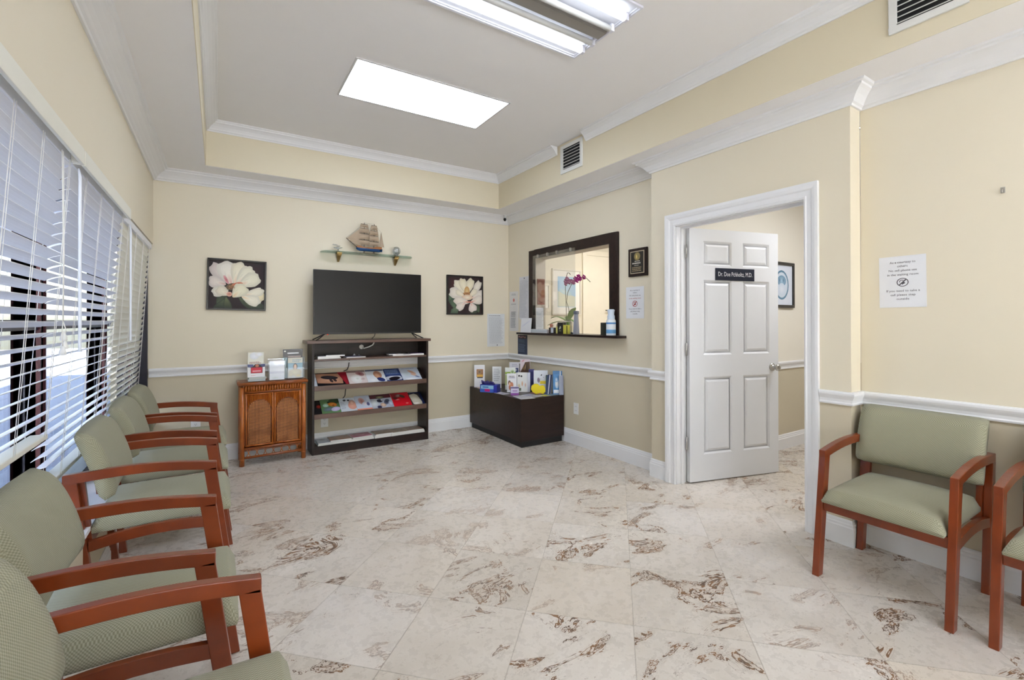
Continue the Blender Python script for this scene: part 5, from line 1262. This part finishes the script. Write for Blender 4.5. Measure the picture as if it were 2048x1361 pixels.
for k, (y, z, s) in enumerate(((.020,.560,.034),(-.005,.585,.032),(-.035,.555,.034),(-.075,.555,.030),(-.110,.545,.030),(-.14,.575,.034),(-.165,.560,.030),(-.19,.590,.036),(-.215,.575,.028),(-.275,.585,.028),(.02,.535,.026))):
    b = MB()
    for q in range(5):
        a = 2*PI*q/5 + .3*k; cx, cz = math.cos(a)*s*.55, math.sin(a)*s*.55
        n = 10; ring = [(-.01 - .010*math.sin(2*PI*j/n), y + cx + s*.48*math.cos(2*PI*j/n), z + cz + s*.42*math.sin(2*PI*j/n)) for j in range(n)]
        b.add(ring + [(-.016, y+cx, z+cz), (-.008, y+cx, z+cz)], [(j, (j+1)%n, n) for j in range(n)] + [((j+1)%n, j, n+1) for j in range(n)], smooth=True)
    b.lathe([(0,.0),(.006,.004),(.004,.012),(0,.014)], 8, M=Matrix.Translation((-.018, y, z)) @ Matrix.Rotation(R(-90), 4, 'Y'))
    b.build('flower', M['petal'], op)
o = thing('card_reader_stand', 'upright grey device on the sill right of the orchid', 'device', (3.045, 3.600, ZQ))
b = MB(); b.hexa([(-.02,-.030,0),(.02,-.030,0),(.02,.030,0),(-.02,.030,0)], [(-.012,-.020,.20),(.012,-.020,.20),(.012,.020,.20),(-.012,.020,.20)]); b.build('device_body', M['grey'], o, .004)
b = MB(); b.box(-.015, .018, -.026, .026, .20, .235); b.build('device_head', simple('slate_plastic', (110, 114, 126), .4), o, .005)
b = MB(); b.tube([(-.014, .034, .004), (-.014, .052, .010), (-.014, .064, .006)], [.008, .011, .006], 8); o = b.build('black_clip', M['blk']); o.location = (3.045, 3.600, ZQ+.003); tag(o, 'tiny black clip on the sill beside the grey device', 'clip')
# wipes canister
o = thing('wipes_bottle', 'white and blue sanitizer bottle at the right end of the sill', 'bottle', (3.036, 3.100, ZQ))
b = MB(); b.lathe([(0,0),(.042,0),(.044,.005),(.044,.130),(.040,.142),(.034,.150),(0,.150)], 28, 0, lin((228, 234, 240))); 
for (z0, z1, c) in ((.020,.055,(96,156,206)), (.105,.120,(70,130,190))): b.lathe([(.0446,z0),(.0446,z1)], 28, 0, lin(c))
b.build('bottle_body', M['print'], o)
b = MB(); b.lathe([(.034,.150),(.034,.180),(.028,.190),(.030,.215),(.034,.232),(.026,.240),(0,.240)], 24); b.build('cap', simple('cap_blue_white', (206, 220, 236), .35), o)
# what shows inside the reception room
def framed(name, label, loc, w, h, frame_m, mat_c, blobs, base_c, f=.02, mb=.08, axis='y'):
    t = thing(name, label, 'picture', loc)
    b = MB()
    for (x0, x1, z0, z1) in ((0, w, 0, f), (0, w, h-f, h), (0, f, f, h-f), (w-f, w, f, h-f)): b.box(x0, x1, -.022, 0, z0, z1)
    b.build('frame', frame_m, t, .001)
    b = MB(); slab_print(b, w-2*f, h-2*f, .004, lambda x, y, l: (x+f, -.006-l, y+f), mat_c, [('r', mb, mb*.9, 1-mb, 1-mb*.9, base_c)] + blobs); b.build('print', M['paint'], t, fix=False)
    return t
framed('beach_picture', 'pale framed beach picture hanging inside the reception room', (3.787, YB-.001, 1.352), .505, .625, M['ceramic'], (240, 234, 222),
       [('p', [(.17,.16),(.83,.16),(.83,.40),(.17,.52)], (226, 220, 190), (214,214,190)), ('p', [(.17,.52),(.83,.40),(.83,.86),(.17,.86)], (186, 208, 220), (170,200,224)), ('e', .45, .5, .25, .06, -.2, (206,220,216), (180,206,216))], (184, 206, 220), .02, .16)
framed('small_picture', 'small white framed sheet beside the beach picture inside reception', (3.60, YB-.001, 1.435), .135, .315, M['ceramic'], (240, 236, 226), [], (232, 228, 216), .012, .12)
d2 = bpy.data.objects.new('door_2', None); col.objects.link(d2); d2.location = (4.40, YB, 0); d2['kind'] = 'structure'
b = MB(); b.box(0, .80, -.012, 0, 0, 2.2); b.box(-.075, -.005, -.022, 0, 0, 2.27); b.box(.805, .88, -.022, 0, 0, 2.27); b.box(-.005, .805, -.022, 0, 2.2, 2.27)
b.build('door_leaf', simple('cream_door', (240, 230, 208), .45), d2, .003)
b = MB(); b.box(.33, .44, -.055, -.045, 1.415, 1.428); b.box(.43, .44, -.05, -.012, 1.412, 1.430); b.build('handle', M['blk'], d2)
# office picture on the side wall
op2 = framed('round_print_picture', 'black framed blue round print hanging in the office', (4.47, 2.449, 1.398), .450, .450, M['blkframe'], (222, 228, 240),
       [('e', .5, .50, .33, .37, 0, (150, 186, 206), (92, 132, 160)), ('e', .5, .50, .28, .32, 0, (222,230,240), (206,218,232)), ('e', .5, .60, .20, .14, 0, (170,200,220), (110,150,180)), ('e', .5, .40, .17, .15, 0, (226,232,242), (206,218,232)), ('e', .40, .62, .04, .06, 0, (90,130,160), (130,160,190)), ('e', .58, .62, .04, .06, 0, (90,130,160), (130,160,190))], (222, 228, 240), .028, .02)

# ------------------------------------------------------------------ world, camera, colour management
sl = bpy.data.lights.new('sun', 'SUN'); sl.energy = SUN; sl.angle = R(2); sl.color = (.93, .96, 1); so = bpy.data.objects.new('sun', sl); col.objects.link(so); so.rotation_euler = (R(20), 0, 0)
sc = bpy.context.scene
w = bpy.data.worlds.new('World'); sc.world = w; w.use_nodes = True; nt = w.node_tree; nt.nodes.clear()
out = nt.nodes.new('ShaderNodeOutputWorld'); bg = nt.nodes.new('ShaderNodeBackground'); sky = nt.nodes.new('ShaderNodeTexSky')
sky.sky_type = 'NISHITA'; sky.sun_disc = False; sky.sun_elevation = R(50); sky.sun_rotation = R(200); sky.air_density = 1.2; sky.dust_density = 2.0
nt.links.new(sky.outputs[0], bg.inputs[0]); bg.inputs[1].default_value = SKY
nt.links.new(bg.outputs[0], out.inputs[0])

yaw, pt, ro = R(32.34595585), R(.26257602), R(-.05329815)
fw = Vector((math.sin(yaw)*math.cos(pt), math.cos(yaw)*math.cos(pt), math.sin(pt)))
rt = Vector((math.cos(yaw), -math.sin(yaw), 0)); up = rt.cross(fw)
r2_ = rt*math.cos(ro) + up*math.sin(ro); u2_ = -rt*math.sin(ro) + up*math.cos(ro)
cam = bpy.data.cameras.new('camera'); co = bpy.data.objects.new('camera', cam); col.objects.link(co)
mw = Matrix.Identity(4)
for i in range(3): mw[i][0], mw[i][1], mw[i][2] = r2_[i], u2_[i], -fw[i]
mw.translation = (0, 0, 1.27); co.matrix_world = mw
cam.sensor_width = 36; cam.lens = 36*927.0951/2048; cam.shift_y = -(680.5-638.1)/2048; cam.clip_start = .02
sc.camera = co
sc.view_settings.view_transform = 'Standard'; sc.view_settings.look = 'None'; sc.view_settings.gamma = 1
sc.view_settings.use_curve_mapping = False; sc.view_settings.exposure = EXPO
